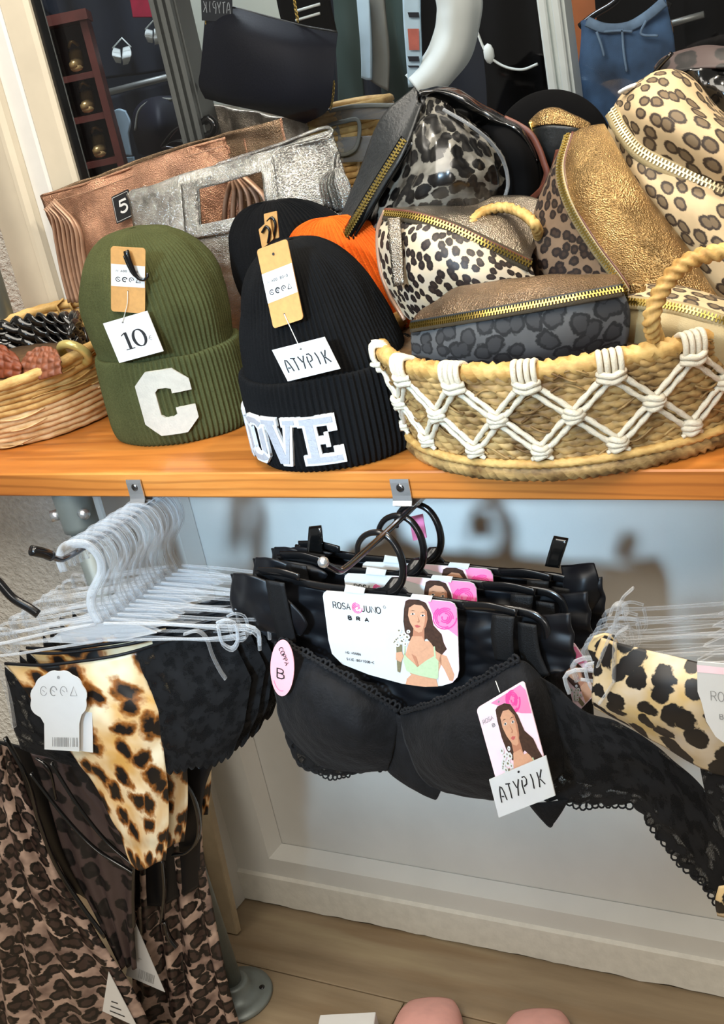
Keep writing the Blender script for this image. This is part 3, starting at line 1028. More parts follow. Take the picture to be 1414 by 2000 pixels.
# black pouch with chain, and its dark tag reading mirror-wise
po = thing('pouch_bag', 'flat black leather pouch hanging by a chain behind the glass', 'bag', W(520, 240, 0.58))
F_ = [[(402, 14, .60), (450, 14, .585), (540, 38, .58), (660, 63, .60)], [(398, 60, .58), (460, 60, .55), (560, 85, .55), (656, 100, .58)], [(392, 130, .57), (460, 130, .54), (560, 150, .54), (650, 165, .57)], [(388, 165, .58), (450, 190, .555), (560, 205, .55), (640, 215, .58)], [(400, 192, .60), (450, 205, .60), (530, 222, .60), (598, 241, .60)]]
Bk = [[(x, y, Y + (.028 if 0 < i < 4 else 0.004)) for x, y, Y in r] for i, r in enumerate(F_)][::-1]
link('body', G().grid(loft([[W(*p) for p in r] for r in F_ + Bk], 26, 60)), M['navy_leather'], po)
link('edge_seam', G().tube(cr([W(x, y, .585) for x, y in ((455, 14), (540, 37), (600, 52), (658, 62))], 20), 0.0016, 6), M['black_strap'], po)
g = G()
for q in (((572, -20), (577, 15), (582, 42)), ((403, 40), (404, 60), (402, 76)), ((652, 160), (650, 185), (646, 212))):
    pts = cr([W(x, y, .585) for x, y in q], 14)
    for i in range(13):
        m_ = (pts[i] + pts[i + 1]) / 2
        d = (pts[i + 1] - pts[i]) / np.linalg.norm(pts[i + 1] - pts[i])
        w_ = np.array([1.0, 0, 0]) if i % 2 else np.array([0, 1.0, 0])
        g.tube([m_ + d * .0036 * math.sin(a) + w_ * .0022 * math.cos(a) for a in np.linspace(0, 2 * PI, 9)[:-1]], .0008, 5, closed=True)
link('chain', g, M['brass'], po)
cdk = Card(W(391, -40, .575), W(452, -38, .575), W(394, 40, .575))
pt_ = link('hang_tag', cdk.base(), M['tag_black'], po, False)
g = G()
for k, ch in enumerate('ATYPIK'):
    for st in BRAND[ch]:
        ribbon(g, [cdk.pt(1 - (.06 + k * .15 + x * .125), .80 - y * .28, .0005) for x, y in st], .0011, cdk.n)
link('lettering', g, M['tag_grey'], pt_, False)
cloth('grey_bag', 'soft grey metallic bag behind the glass under the black pouch', 'bag', [[(408, 200), (500, 215), (610, 235)], [(415, 240), (510, 250), (615, 262)], [(425, 330), (520, 330), (620, 330)]], 0.66, M['taupe'], 0.006, 30, 0.02)

# smoked clear bag and straw basket behind the pane
sm = thing('clear_tote', 'smoky see-through tote with grey trim behind the glass, right of the pouch', 'bag', W(680, 320, .66))
P = loft([[W(x, y, .66) for x, y in r] for r in ([(602, 226), (690, 208), (785, 206)], [(612, 262), (695, 252), (790, 250)], [(625, 320), (705, 315), (800, 315)])], 24, 18)
link('panel', G().grid(P, thick=.004, skip=lambda a, b: .28 < a < .8 and .18 < b < .5), M['smoke_vinyl'], sm)
for q in (((602, 226), (690, 208), (785, 206)), ((640, 245), (668, 238), (700, 236), (694, 290), (660, 300), (640, 245))):
    link('trim', G().tube(cr([W(x, y, .652) for x, y in q], 30), .0022, 6, flat=(1.6, .6)), M['grey_cloth'], sm)
g = G()
c0 = W(690, 380, .74)
for k in range(15):
    z = 0.010 * k
    r_ = 0.078 + 0.012 * k / 14
    g.tube([c0 + np.array([r_ * math.cos(a), r_ * math.sin(a), z]) for a in np.linspace(0, 2 * PI, 61)[:-1]], .0062, 6, closed=True, strands=(2, .02, .2))
sb = thing('straw_basket', 'golden straw basket behind the glass, beyond the silver tote', 'basket', c0)
link('wall', g, M['straw_gold'], sb)
g = G()
for k in range(9):
    a = -2.6 + k * 0.28
    g.tube(cr([c0 + np.array([.086 * math.cos(a), .086 * math.sin(a), .145]), c0 + np.array([.087 * math.cos(a + .07), .087 * math.sin(a + .07), .08]), c0 + np.array([.082 * math.cos(a), .082 * math.sin(a), .02])], 10), .0035, 6, strands=(2, .012, .2))
link('fringe', g, M['straw_pale'], sb)

# clothes behind the glass, middle and right
HUNG = {}
for args in (
    ('green_trousers', 'dark green trouser leg hanging behind the glass, right of the pouch', 'trousers', [[(652, -20), (680, -20), (704, -20)], [(658, 80), (685, 80), (706, 80)], [(660, 205), (690, 210), (712, 205)]], 1.25, M['dark_green'], .012, 30),
    ('white_scarf', 'narrow pale blue cloth hanging between dark green garments', 'scarf', [[(698, -20), (708, -20), (722, -20)], [(704, 80), (715, 80), (727, 80)], [(706, 152), (716, 156), (726, 156)]], 1.15, M['blue_white'], .004, 30),
    ('grey_trousers', 'grey-brown trouser leg hanging beside the pale blue cloth', 'trousers', [[(718, -20), (735, -20), (752, -20)], [(722, 80), (740, 80), (760, 80)], [(724, 155), (742, 170), (758, 178)]], 1.18, M['grey_cloth'], .008, 30),
    ('green_coat', 'long dark green coat behind the glass, left of the printed jacket', 'coat', [[(735, -20), (765, -20), (792, -20)], [(742, 100), (772, 100), (800, 100)], [(750, 230), (780, 230), (806, 220)]], 1.3, M['dark_green'], .014, 30),
    ('dark_trousers', 'near-black trousers low behind the glass, right of the pouch chain', 'trousers', [[(655, 70), (700, 70), (760, 70)], [(660, 180), (705, 190), (770, 180)], [(668, 280), (715, 290), (780, 280)]], 1.4, M['navy'], .016, 24),
    ('black_jacket', 'large black jacket behind the glass, centre of the clothes', 'jacket', [[(770, -30), (880, -30), (1058, -30)], [(790, 110), (900, 120), (1066, 110)], [(810, 240), (930, 250), (1085, 240)]], 1.5, M['navy'], .02, 12),
    ('black_dress', 'black dress with white waist cord behind the glass, left of the pale post', 'dress', [[(930, -30), (990, -30), (1052, -30)], [(935, 60), (1000, 70), (1058, 60)], [(945, 118), (1005, 122), (1062, 115)], [(950, 240), (1010, 240), (1075, 240)]], 1.35, M['black_velvet'], .012, 20),
    ('black_trousers', 'black trousers hanging right of the jeans behind the glass', 'trousers', [[(1330, -30), (1370, -30), (1440, -30)], [(1335, 60), (1380, 60), (1450, 60)], [(1345, 150), (1400, 150), (1470, 150)]], 1.3, M['black_velvet'], .012, 20),
    ('dark_clothes', 'dark clothes filling the top right corner behind the jeans', 'clothes', [[(1160, -60), (1300, -60), (1470, -60)], [(1170, 60), (1310, 60), (1480, 60)], [(1190, 260), (1330, 260), (1500, 260)]], 1.85, M['black_velvet'], .02, 10),
    ('tan_garment', 'tan cloth peeping out right of the jeans behind the glass', 'clothes', [[(1290, 35), (1300, 35), (1312, 40)], [(1292, 58), (1304, 58), (1316, 60)], [(1294, 74), (1302, 80), (1312, 78)]], 1.22, M['tan_cloth'], .004, 20),
):
    nm, lab, cat, rows, Y, m_, amp, sc = args
    HUNG[nm] = cloth(nm, lab, cat, rows, Y, m_, amp, sc, seed=len(lab) * .37)
vj = thing('varsity_jacket', 'dark jacket with a curved white sleeve and printed white panel behind the glass', 'jacket', W(830, 170, 1.05))
rows = [[(866, -30), (895, -30), (930, -30)], [(872, 20), (900, 20), (929, 12)], [(862, 80), (890, 85), (915, 70)], [(836, 130), (862, 140), (885, 128)], [(806, 160), (826, 176), (840, 170)]]
F_ = [[W(x, y, 1.02 if i == 1 else 1.05) for i, (x, y) in enumerate(r)] for r in rows]
link('sleeve', G().grid(wrinkle(loft(F_, 16, 40), .006, 20), thick=.02), M['white_cloth'], vj)
rows = [[(788, -30), (804, -30), (822, -30)], [(790, 30), (806, 30), (822, 30)], [(794, 90), (810, 90), (824, 90)], [(800, 170), (812, 168), (824, 160)]]
pp = link('front_panel', G().grid(loft([[W(x, y, 1.03) for x, y in r] for r in rows], 8, 24), thick=.006), M['blue_white'], vj)
g = G()
for y0, y1, m_ in ((56, 98, 0), (24, 34, 1), (110, 120, 1), (128, 132, 1)):
    g.grid(loft([[W(796, y0, 1.018), W(818, y0, 1.018)], [W(799, y1, 1.018), W(819, y1, 1.018)]], 2, 2), m_)
link('print', g, [M['rust_print'], M['navy']], pp, False)
rows = [[(818, -30), (850, -30), (872, -30)], [(822, 60), (845, 60), (868, 60)], [(824, 120), (835, 120), (848, 120)]]
link('body', G().grid(loft([[W(x, y, 1.06) for x, y in r] for r in rows], 8, 16), thick=.006), M['black_velvet'], vj)
g = G().tube(cr([W(x, y, 1.33) for x, y in ((932, 62), (945, 95), (955, 110), (985, 130), (1020, 136), (1050, 125))], 30), .0028, 6)
g.ball(W(955, 105, 1.33), (.012, .008, .02), 10)
link('waist_cord', g, M['white_cloth'], HUNG['black_dress'], label='white tie cord with a bow')
js = thing('striped_sleeve', 'black knit sleeve with two white stripes behind the pouch chain', 'clothes', W(600, 40, .95))
link('sleeve', G().grid(loft([[W(x, y, .95) for x, y in r] for r in ([(540, -30), (590, -30), (640, -30)], [(552, 30), (600, 25), (648, 15)], [(570, 90), (610, 85), (660, 70)])], 12, 14), thick=.01), M['black_velvet'], js)
for y in (16, 34):
    link('stripe', G().tube([W(578, y + 6, .938), W(625, y - 8, .938)], .0026, 6), M['white_cloth'], js)

# jeans on a black hanger
je = thing('jeans', 'faded blue jeans hanging behind the glass on a black hanger', 'jeans', W(1220, 280, 1.2))
rows = [[(1145, 38), (1180, 52), (1225, 50), (1262, 30), (1298, 0)], [(1146, 80), (1190, 90), (1235, 88), (1280, 70), (1306, 50)], [(1143, 150), (1190, 155), (1240, 150), (1290, 140), (1312, 125)], [(1142, 230), (1190, 235), (1245, 235), (1285, 225), (1320, 215)], [(1150, 330), (1190, 330), (1245, 330), (1290, 330), (1330, 320)]]
R = [[W(x, y, 1.2 - .02 * math.sin(i / 4 * PI)) for i, (x, y) in enumerate(r)] for r in rows]
link('legs', G().grid(wrinkle(loft(R, 36, 40), .008, 16), thick=.02), M['denim'], je)
link('waistband', G().tube(cr([W(x, y, 1.158) for x, y in ((1146, 42), (1180, 55), (1225, 53), (1262, 33), (1298, 3))], 24), .0075, 8, flat=(1.2, .4)), M['denim_light'], je)
for q in (((1165, 62), (1175, 90), (1180, 110)), ((1262, 40), (1252, 66), (1285, 70)), ((1215, 56), (1218, 100), (1224, 140)), ((1180, 62), (1210, 60), (1235, 62))):
    link('seam', G().tube(cr([W(x, y, 1.150) for x, y in q], 14), .0024, 6), M['denim_light'], je)
hg = G().tube(cr([W(x, y, 1.24) for x, y in ((1132, 52), (1160, 30), (1200, 5), (1222, -20))], 16), .006, 8).tube(cr([W(x, y, 1.24) for x, y in ((1222, -20), (1270, -8), (1310, 12))], 10), .006, 8)
tag(link('black_hanger', hg, M['black_plastic']), 'black hanger carrying the jeans behind the glass', 'hanger')
tag(link('metal_rail', G().tube([W(1290, 52, 1.27), W(1375, 28, 1.27)], .006, 8), M['grey_steel']), 'short steel rail end right of the jeans behind the glass', 'rail')

# ================================================================== FURNITURE THAT CARRIES THE DISPLAY
sh = thing('display_shelf', 'long orange-brown wooden display shelf along the wall', 'shelf', (0.2, 0.2, 0.872))
link('board', G().box((0.2, 0.229, 0.8885), (2.9, 0.458, 0.033), bev=0.002), M['shelf_wood'], sh, False)

A0, A1 = np.array([-0.418, 0.03, 0.8715]), np.array([-0.387, 0.02, 0.0])
pl = thing('pipe_leg', 'grey steel pipe leg under the left part of the shelf', 'leg stand', (A1[0], A1[1], 0))
link('tube', G().tube([A0, A0 * .5 + A1 * .5, A1], 0.0172, 24), M['grey_tube'], pl)
d = (A0 - A1) / np.linalg.norm(A0 - A1)
g = G().tube([A0, A0 - d * .004, A0 - d * .05, A0 - d * .058, A0 - d * .06], [.0255, .0255, .0245, .0245, .018], 24)
cl = link('clamp', g, M['grey_tube'], pl)
g = G().tube([A0 - d * .035 + np.array([-.024, -.006, 0]), A0 - d * .035 + np.array([-.035, -.014, -.001])], .008, 16).tube([A0 - d * .03 + np.array([.02, -.012, 0]), A0 - d * .03 + np.array([.032, -.018, 0])], .007, 12)
link('set_screw', g, M['chrome'], cl)
g = G().tube([A0 - d * .035 + np.array([-.0351, -.01405, -.001]), A0 - d * .035 + np.array([-.0354, -.0143, -.001])], .0042, 6)
link('socket', g, M['black_plastic'], cl)
fg = G().lathe([(.0, .0), (.058, .0), (.060, .003), (.058, .008), (.045, .0105), (.028, .012), (.0265, .03), (.024, .034), (.0185, .034)], (A1[0], A1[1], 0), 40)
fo = link('flange', fg, M['grey_tube'], pl)
for a in (.5, 2.6, 4.7):
    link('bolt_hole', G().lathe([(.0045, .0), (.0045, .0012), (0, .0012)], (A1[0] + .044 * math.cos(a), A1[1] + .044 * math.sin(a), .0105), 12), M['black_plastic'], fo)
p0 = W(-6, 585, .33)
g = G().tube([(p0[0], .33, .907), (p0[0], .33, 1.2), (p0[0], .33, 1.9)], .019, 20)
tag(link('grey_post', g, M['grey_tube']), 'grey steel post at the far left rising beside the straw basket', 'post')
# two painted boards leaning in the corner
for k, (x, y, w_, tk, hgt, lean) in enumerate(((-0.478, 0.172, .034, .014, .62, .055), (-0.522, 0.138, .045, .012, .5, .02))):
    g = G()
    for zz in (0,):
        R_ = np.array([[1, 0, 0], [0, math.cos(-lean / hgt), -math.sin(-lean / hgt)], [0, math.sin(-lean / hgt), math.cos(-lean / hgt)]])
        g.box((x, y, hgt / 2 + .0005), (w_, tk, hgt), R_, bev=.0015)
    tag(link('leaning_board', g, M['board_paint'], smooth=False), ('pale painted board leaning in the corner behind the pipe leg', 'second pale board leaning left of the first, mostly behind the dresses')[k], 'board')

# metal clips with prongs on the shelf front


def prong(x, lab, black_tip):
    o = thing('prong_hook', lab, 'hook', (x, 0, 0.872))
    g = G()
    prof = [(-0.0015, .897), (-0.0022, .893), (-0.0022, .878), (-.003, .8715), (-.006, .8675), (-.002, .8655), (.012, .8655), (.03, .8655)]
    for s_ in (0,):
        P = np.array([[(x - .0115 + .023 * i / 4, y, z) for i in range(5)] for y, z in prof])
        g.grid(P, thick=.0014)
    pla = link('plate', g, M['chrome'], o, False)
    link('screw', G().tube([(x, -.0025, .887), (x, -.0038, .887), (x, -.0052, .887), (x, -.0054, .887)], [.0050, .0050, .0034, .0015], 16), M['dark_steel'], pla)
    pts = cr([(x, .05, .855), (x, 0.0, .855), (x, -.10, .858), (x, -.153, .8615), (x, -.163, .868), (x, -.180, .884)], 50)
    link('rod', G().tube(pts, .0034, 12), M['dark_steel'], o)
    link('bracket', G().box((x, .04, .8635), (.018, .05, .014), bev=.002), M['chrome'], o, False)
    if black_tip:
        link('tip', G().tube(cr([(x, -.168, .873), (x, -.178, .882), (x - .004, -.19, .891)], 8), .0062, 12), M['black_plastic'], o)
    else:
        link('tip', G().ball((x, -.181, .885), .0058, 14), M['chrome'], o)
    return o


prong(-0.275, 'steel prong hook with black tip under the shelf, carrying clear hangers', True)
prong(0.098, 'steel prong hook with bent tip under the shelf, carrying the black bras', False)
prong(0.498, 'steel prong hook at the right carrying the cream leopard set', False)


# ================================================================== ON THE SHELF
ZS = 0.905


def beanie(name, label, c, rx, ry, hc, H, prof, mat, lean=(0, 0), ribs=84, lump=0.006, seed=0.0, amp=0.0016, twist=0.0):
    """turn-up knitted hat standing upright: crown and folded cuff, ribs in the mesh"""
    o = thing(name, label, 'hat', (c[0], c[1], ZS))
    nt, nv = ribs * 6 + 1, 70
    th = np.linspace(-PI, PI, nt)
    P = np.zeros((nv, nt, 3))
    zs = np.array([p[1] for p in prof])
    rs = np.array([p[0] for p in prof])
    tt = np.linspace(0, 1, nv)
    cv = cr(np.stack([rs * .1, zs * H, zs * 0], 1), nv)
    for a in range(nv):
        s, z = cv[a, 0] / .1, cv[a, 1]
        f = (z - hc * .75) / max(H - hc * .75, 1e-6)
        f = min(max(f, 0), 1)
        rib = amp * np.cos(ribs * (th + twist * f)) * min(1, s * 1.4 + .15)
        l_ = np.array([lump * f ** .5 * nz(3 * math.sin(x) + seed, 3 * math.cos(x), z * 16) for x in th[::6]])
        l_ = np.interp(np.arange(nt), np.arange(0, nt, 6), l_)
        P[a, :, 0] = c[0] + (rx * s + rib + l_) * np.sin(th) + lean[0] * f
        P[a, :, 1] = c[1] - (ry * s + rib + l_) * np.cos(th) + lean[1] * f
        P[a, :, 2] = ZS + z + lump * .6 * f * nz(seed, z * 9, 2)
    link('crown', G().grid(P), mat, o)
    k = 26
    cz = [(.80, 0.004), (.94, .0), (1.0, .004), (1.035, .016), (1.045, hc * .3), (1.045, hc * .6), (1.03, hc * .9), (1.01, hc * .985), (.985, hc), (.955, hc * .97), (.95, hc * .85)]
    cv = cr(np.stack([np.array([q[0] for q in cz]) * .1, np.array([q[1] for q in cz]), np.zeros(len(cz))], 1), 44)
    P = np.zeros((44, nt, 3))
    for a in range(44):
        s, z = cv[a, 0] / .1, cv[a, 1]
        rib = amp * 1.25 * np.cos(ribs * th)
        wob = np.array([.003 * nz(2 * math.sin(x) + seed, 2 * math.cos(x), z * 6 + 9) for x in th[::6]])
        wob = np.interp(np.arange(nt), np.arange(0, nt, 6), wob)
        P[a, :, 0] = c[0] + (rx * s + rib + wob) * np.sin(th)
        P[a, :, 1] = c[1] - (ry * s + rib + wob) * np.cos(th)
        P[a, :, 2] = ZS + z + (wob * 1.5 if z > hc * .6 else 0)
    cf = link('cuff', G().grid(P), mat, o)
    return o, cf


def on_cuff(c, rx, ry, th0, z0, slope=0.0):
    def fn(u, v, h):
        a = th0 + u / ((rx + ry) / 2 * 1.045)
        return np.array([c[0] + (rx * 1.045 + .0016 + h) * math.sin(a), c[1] - (ry * 1.045 + .0016 + h) * math.cos(a), ZS + z0 + v + slope * u])
    return fn


def shrink(qs, d):
    out = []
    for q in qs:
        q = np.array(q, float)
        if min(np.ptp(q, axis=0)) < .0108:
            continue
        m_ = q.mean(0)
        v = m_ - q
        L = np.linalg.norm(v, axis=1, keepdims=True)
        out.append(q + np.sign(v) * d)
    return out


def swing_tag(parent, px, off, surf, mat, thick=.0012, r=.09, n=4):
    """card on the hat given by photo corners (tl, tr, bl), laid off metres in front of surf(px, py)"""
    w = [surf(*p) for p in px]
    d = [(CAM - q) / np.linalg.norm(CAM - q) for q in w]
    cdd = Card(*[q + e * off for q, e in zip(w, d)], pix=px)
    asp = np.linalg.norm(cdd.x) / np.linalg.norm(cdd.y)
    return cdd, asp, cdd.base(rounded(r, asp, n) if r else None, thick)


# --- olive beanie
oc, orx, ory, ohc = (-0.309, 0.168), 0.101, 0.080, 0.116
ob, ocf = beanie('olive_beanie', 'olive green ribbed beanie with a white felt letter C and a price card', oc, orx, ory, ohc, .270,
                 [(.9, .10), (.93, .36), (.96, .46), (1.01, .56), (1.02, .66), (.94, .78), (.74, .90), (.46, .975), (.2, 1.0), (.03, 1.0)], M['olive'], lean=(-0.004, 0.0), seed=1.3, lump=.008, twist=.10)
fn = on_cuff(oc, orx, ory, math.radians(3), .018)
w_, h_, s_, e_ = .066, .086, .0235, .017
cq = [[(e_, 0), (w_ - e_, 0), (w_ - e_ * .9, s_), (e_ * 1.5, s_)], [(e_, h_), (e_ * 1.5, h_ - s_), (w_ - e_ * .9, h_ - s_), (w_ - e_, h_)],
      [(0, e_), (s_ * .99, e_ * 1.3), (s_ * .99, h_ - e_ * 1.3), (0, h_ - e_)], [(0, e_), (e_, 0), (e_ * 1.6, s_), (s_ * .97, s_ * 1.2)], [(0, h_ - e_), (s_ * .97, h_ - s_ * 1.2), (e_ * 1.6, h_ - s_), (e_, h_)],
      [(w_ - e_, 0), (w_, e_), (w_ - s_, s_ * 1.1), (w_ - e_ - s_ * .5, s_)], [(w_ - e_, h_), (w_ - e_ - s_ * .5, h_ - s_), (w_ - s_, h_ - s_ * 1.1), (w_, h_ - e_)],
      [(w_ - s_, s_ * .98), (w_, e_), (w_, h_ * .40), (w_ - s_, h_ * .40)], [(w_ - s_, h_ * .63), (w_, h_ * .63), (w_, h_ - e_), (w_ - s_, h_ - s_ * .98)]]
g = G()
slabs(g, cq, fn, -.001, .0035, 7)
lt = link('letter_patch', g, M['felt'], ob, True, label='white felt letter C')


def osurf(px, py):
    return hit(px, py, oc, orx * 1.02, ory * 1.02)


cdk, asp, g = swing_tag(ob, [(216, 481), (284, 485), (217, 608)], .014, osurf, M['kraft'])
kt = link('kraft_tag', g, M['kraft'], ob, False)
g = G()
g.add([cdk.pt(u, v, .0003) for u, v in ((0.01, .26), (.99, .27), (.99, .60), (.01, .60))], [(0, 1, 2, 3)])
link('tag_label', g, M['white'], kt, False, label='white paper label with small print')
g = G()
write(g, cdk, 'N A00280-09', .16, .375, .050, .028, .0006)
care_marks(g, cdk, .15, .49, .13, asp, .0009)
dot(g, cdk, .5, .665, .02, asp)
dot(g, cdk, .5, .05, .035, asp)
link('print', g, M['ink'], kt, False)
hk = [cdk.pt(u, v, h) for u, v, h in ((.48, .045, .004), (.52, .10, .006), (.62, .24, .006), (.74, .38, .005), (.86, .445, .005), (1.0, .455, .005), (1.10, .41, .005), (1.09, .35, .004))]
g = G().tube(cr(hk, 34), np.concatenate([np.linspace(.0042, .0034, 16), np.linspace(.0032, .0014, 18)]), 10, flat=(1, .7))
g.tube(cr([cdk.pt(u, v, .005) for u, v in ((.42, .11), (.52, .24), (.66, .37), (.74, .41))], 14), .0014, 8)
link('hook_clip', g, M['black_plastic'], ob)
cdp, asp2, g = swing_tag(ob, [(201, 632), (287, 607), (233, 709)], .014, osurf, M['white'], r=0)
pc = link('price_card', g, M['white'], ob, False)
g = G()


def ser(u, v):      # price digits drawn in card units
    return cdp.pt(u, v, .0005)


ribbon(g, [ser(.375, .34), ser(.375, .74)], .0046, cdp.n)
ribbon(g, [ser(.27, .40), ser(.36, .345)], .0012, cdp.n)
ribbon(g, [ser(.27, .745), ser(.47, .745)], .0010, cdp.n)
o0 = arc(.635, .545, .125, .20, 0, 360, 28)
ribbon(g, [ser(*q) for q in o0], np.array([.0011 + .0036 * abs(math.cos(2 * PI * i / 28)) ** 1.4 for i in range(29)]), cdp.n)
ribbon(g, [ser(*q) for q in arc(.865, .62, .035, .05, 60, 300, 8)], .0005, cdp.n)
ribbon(g, [ser(.81, .62), ser(.88, .62)], .0004, cdp.n)
dot(g, cdp, .42, .10, .018, 1)
link('lettering', g, M['ink'], pc, False)
g = G().tube(cr([cdk.pt(.5, .665, .001), cdk.pt(.5, .85, .003), cdp.pt(.42, .10, .001)], 12), .0005, 6)
link('tag_thread', g, M['thread'], ob)

# --- black LOVE beanie
lc, lrx, lry, lhc = (-0.020, 0.092), 0.103, 0.096, 0.108
lb, lcf = beanie('black_beanie', 'black ribbed beanie with white LOVE lettering at the front of the shelf', lc, lrx, lry, lhc, .246,
                 [(.9, .10), (.93, .36), (.93, .46), (.88, .57), (.80, .69), (.69, .81), (.53, .91), (.34, .975), (.16, 1.0), (.03, 1.0)], M['black_knit'], lean=(-0.012, 0.0), seed=4.1, lump=.006, ribs=92)
fn0 = on_cuff(lc, lrx, lry, math.radians(-67), .012)
fn = lambda u, v, h: fn0(u * 1.12, v, h)
hh = .058
LW = .0405
q = []
t_ = .0125
Lq = [[(0, 0), (t_ + .004, 0), (t_ + .004, hh * .98), (0, hh * .98)], [(0, 0), (.034, 0), (.034, t_), (0, t_)], [(.025, 0), (.034, 0), (.034, .021), (.025, .021)], [(-.004, hh - .011), (t_ + .008, hh - .011), (t_ + .008, hh), (-.004, hh)]]
x0 = .0365
Oq = [[(x0, .010), (x0 + t_, .014), (x0 + t_, hh - .014), (x0, hh - .010)], [(x0 + .038 - t_, .014), (x0 + .038, .010), (x0 + .038, hh - .010), (x0 + .038 - t_, hh - .014)],
      [(x0 + .009, 0), (x0 + .029, 0), (x0 + .029, .0125), (x0 + .009, .0125)], [(x0 + .009, hh - .0125), (x0 + .029, hh - .0125), (x0 + .029, hh), (x0 + .009, hh)],
      [(x0, .010), (x0 + .009, 0), (x0 + .016, .0125), (x0 + t_, .016)], [(x0 + .029, 0), (x0 + .038, .010), (x0 + .038 - t_, .016), (x0 + .022, .0125)],
      [(x0, hh - .010), (x0 + t_, hh - .016), (x0 + .016, hh - .0125), (x0 + .009, hh)], [(x0 + .038, hh - .010), (x0 + .029, hh), (x0 + .022, hh - .0125), (x0 + .038 - t_, hh - .016)]]
x0 = .0735
Vq = [[(x0 + .001, hh - .004), (x0 + .017, hh - .004), (x0 + .0285, .0), (x0 + .0175, .0)], [(x0 + .0275, hh - .004), (x0 + .0385, hh - .004), (x0 + .0285, .0), (x0 + .0185, .0)],
      [(x0 - .004, hh - .011), (x0 + .020, hh - .011), (x0 + .020, hh), (x0 - .004, hh)], [(x0 + .0245, hh - .011), (x0 + .043, hh - .011), (x0 + .043, hh), (x0 + .0245, hh)]]
x0 = .117
Eq = [[(x0 + .004, 0), (x0 + .018, 0), (x0 + .018, hh), (x0 + .004, hh)], [(x0 - .001, 0), (x0 + .040, 0), (x0 + .040, .0125), (x0 - .001, .0125)], [(x0 - .001, hh - .0125), (x0 + .037, hh - .0125), (x0 + .037, hh), (x0 - .001, hh)],
      [(x0 + .016, hh * .42), (x0 + .028, hh * .42), (x0 + .028, hh * .58), (x0 + .016, hh * .58)], [(x0 + .030, .010), (x0 + .040, .010), (x0 + .040, .020), (x0 + .030, .020)], [(x0 + .028, hh - .020), (x0 + .037, hh - .020), (x0 + .037, hh - .010), (x0 + .028, hh - .010)],
      [(x0 + .0235, hh * .35), (x0 + .028, hh * .35), (x0 + .028, hh * .65), (x0 + .0235, hh * .65)]]
for nm, qs in (('L', Lq), ('O', Oq), ('V', Vq), ('E', Eq)):
    g = G()
    slabs(g, qs, fn, -.001, .0026, 5)
    lo = link('letter', g, M['white_stitch'], lb, True, label='white stitched letter ' + nm)
    g = G()
    slabs(g, shrink(qs, .0030), fn, .002, .0034, 5)
    link('satin_fill', g, M['grey_stitch'], lo, True)


def lsurf(px, py):
    return hit(px, py, lc, lrx * (.86 if py > 520 else .74), lry * (.86 if py > 520 else .74))


cdk, asp, g = swing_tag(lb, [(501, 488), (560, 466), (534, 642)], .006, lsurf, M['kraft'])
kt = link('kraft_tag', g, M['kraft'], lb, False)
g = G().add([cdk.pt(u, v, .0003) for u, v in ((.0, .31), (1, .30), (1, .66), (0, .68))], [(0, 1, 2, 3)])
link('tag_label', g, M['white'], kt, False, label='white paper label with small print')
g = G()
write(g, cdk, 'N A00280-09', .13, .44, .053, .030, .0006)
care_marks(g, cdk, .14, .56, .13, asp, .0010)
dot(g, cdk, .5, .12, .04, asp)
dot(g, cdk, .45, .87, .03, asp)
link('print', g, M['ink'], kt, False)
cdb, asp2, g = swing_tag(lb, [(531, 684), (634, 658), (562, 745)], .009, lambda x, y: hit(x, y, lc, lrx * 1.05, lry * 1.05), M['white'], r=0)
bc = link('paper_tag', g, M['white_gloss'], lb, False)
g = G()
write(g, cdb, 'ATYPIK', .10, .76, .115, .40, .0016, 1.22, font=BRAND)
dot(g, cdb, .5, .16, .02, asp2)
link('lettering', g, M['ink'], bc, False)
g = G().tube(cr([cdk.pt(.45, .87, .001), cdk.pt(.55, 1.02, .002), cdb.pt(.5, .16, .001)], 14), .0005, 6)
link('tag_thread', g, M['thread'], lb)

# --- orange and second black beanie behind
beanie('orange_beanie', 'orange ribbed beanie wedged behind the black lettered beanie', (-0.010, 0.215), .092, .028, .09, .248,
       [(.9, .10), (.95, .34), (1.0, .46), (1.02, .6), (.98, .72), (.86, .85), (.6, .95), (.3, .995), (.03, 1.0)], M['orange_knit'], lean=(-.038, -0.005), ribs=70, seed=2.2)
bb, _ = beanie('black_beanie', 'plain black beanie between the olive beanie and the orange one', (-0.120, 0.268), .098, .032, .09, .268,
               [(.9, .10), (.95, .34), (1.0, .46), (1.05, .6), (1.02, .72), (.9, .85), (.62, .95), (.3, .995), (.03, 1.0)], M['black_knit'], lean=(-.038, 0.0), ribs=70, seed=6.2)
for k, (px, lab) in enumerate(((((515, 418), (540, 412), (520, 470)), 'right kraft tag'), (((505, 448), (527, 428), (512, 486)), 'left kraft tag'))):
    cdd = Card(*[W(x, y, .172 - .006 * k) for x, y in px])
    kk = link('kraft_tag', cdd.base(rounded(.08, .45)), M['kraft'], bb, False)
    g = G().tube(cr([cdd.pt(u, v, .002) for u, v in ((.3, .3), (.7, .2), (.9, .5), (.6, 1.0))], 14), .0018, 6)
    link('tag_loop', g, M['black_plastic'], kk)

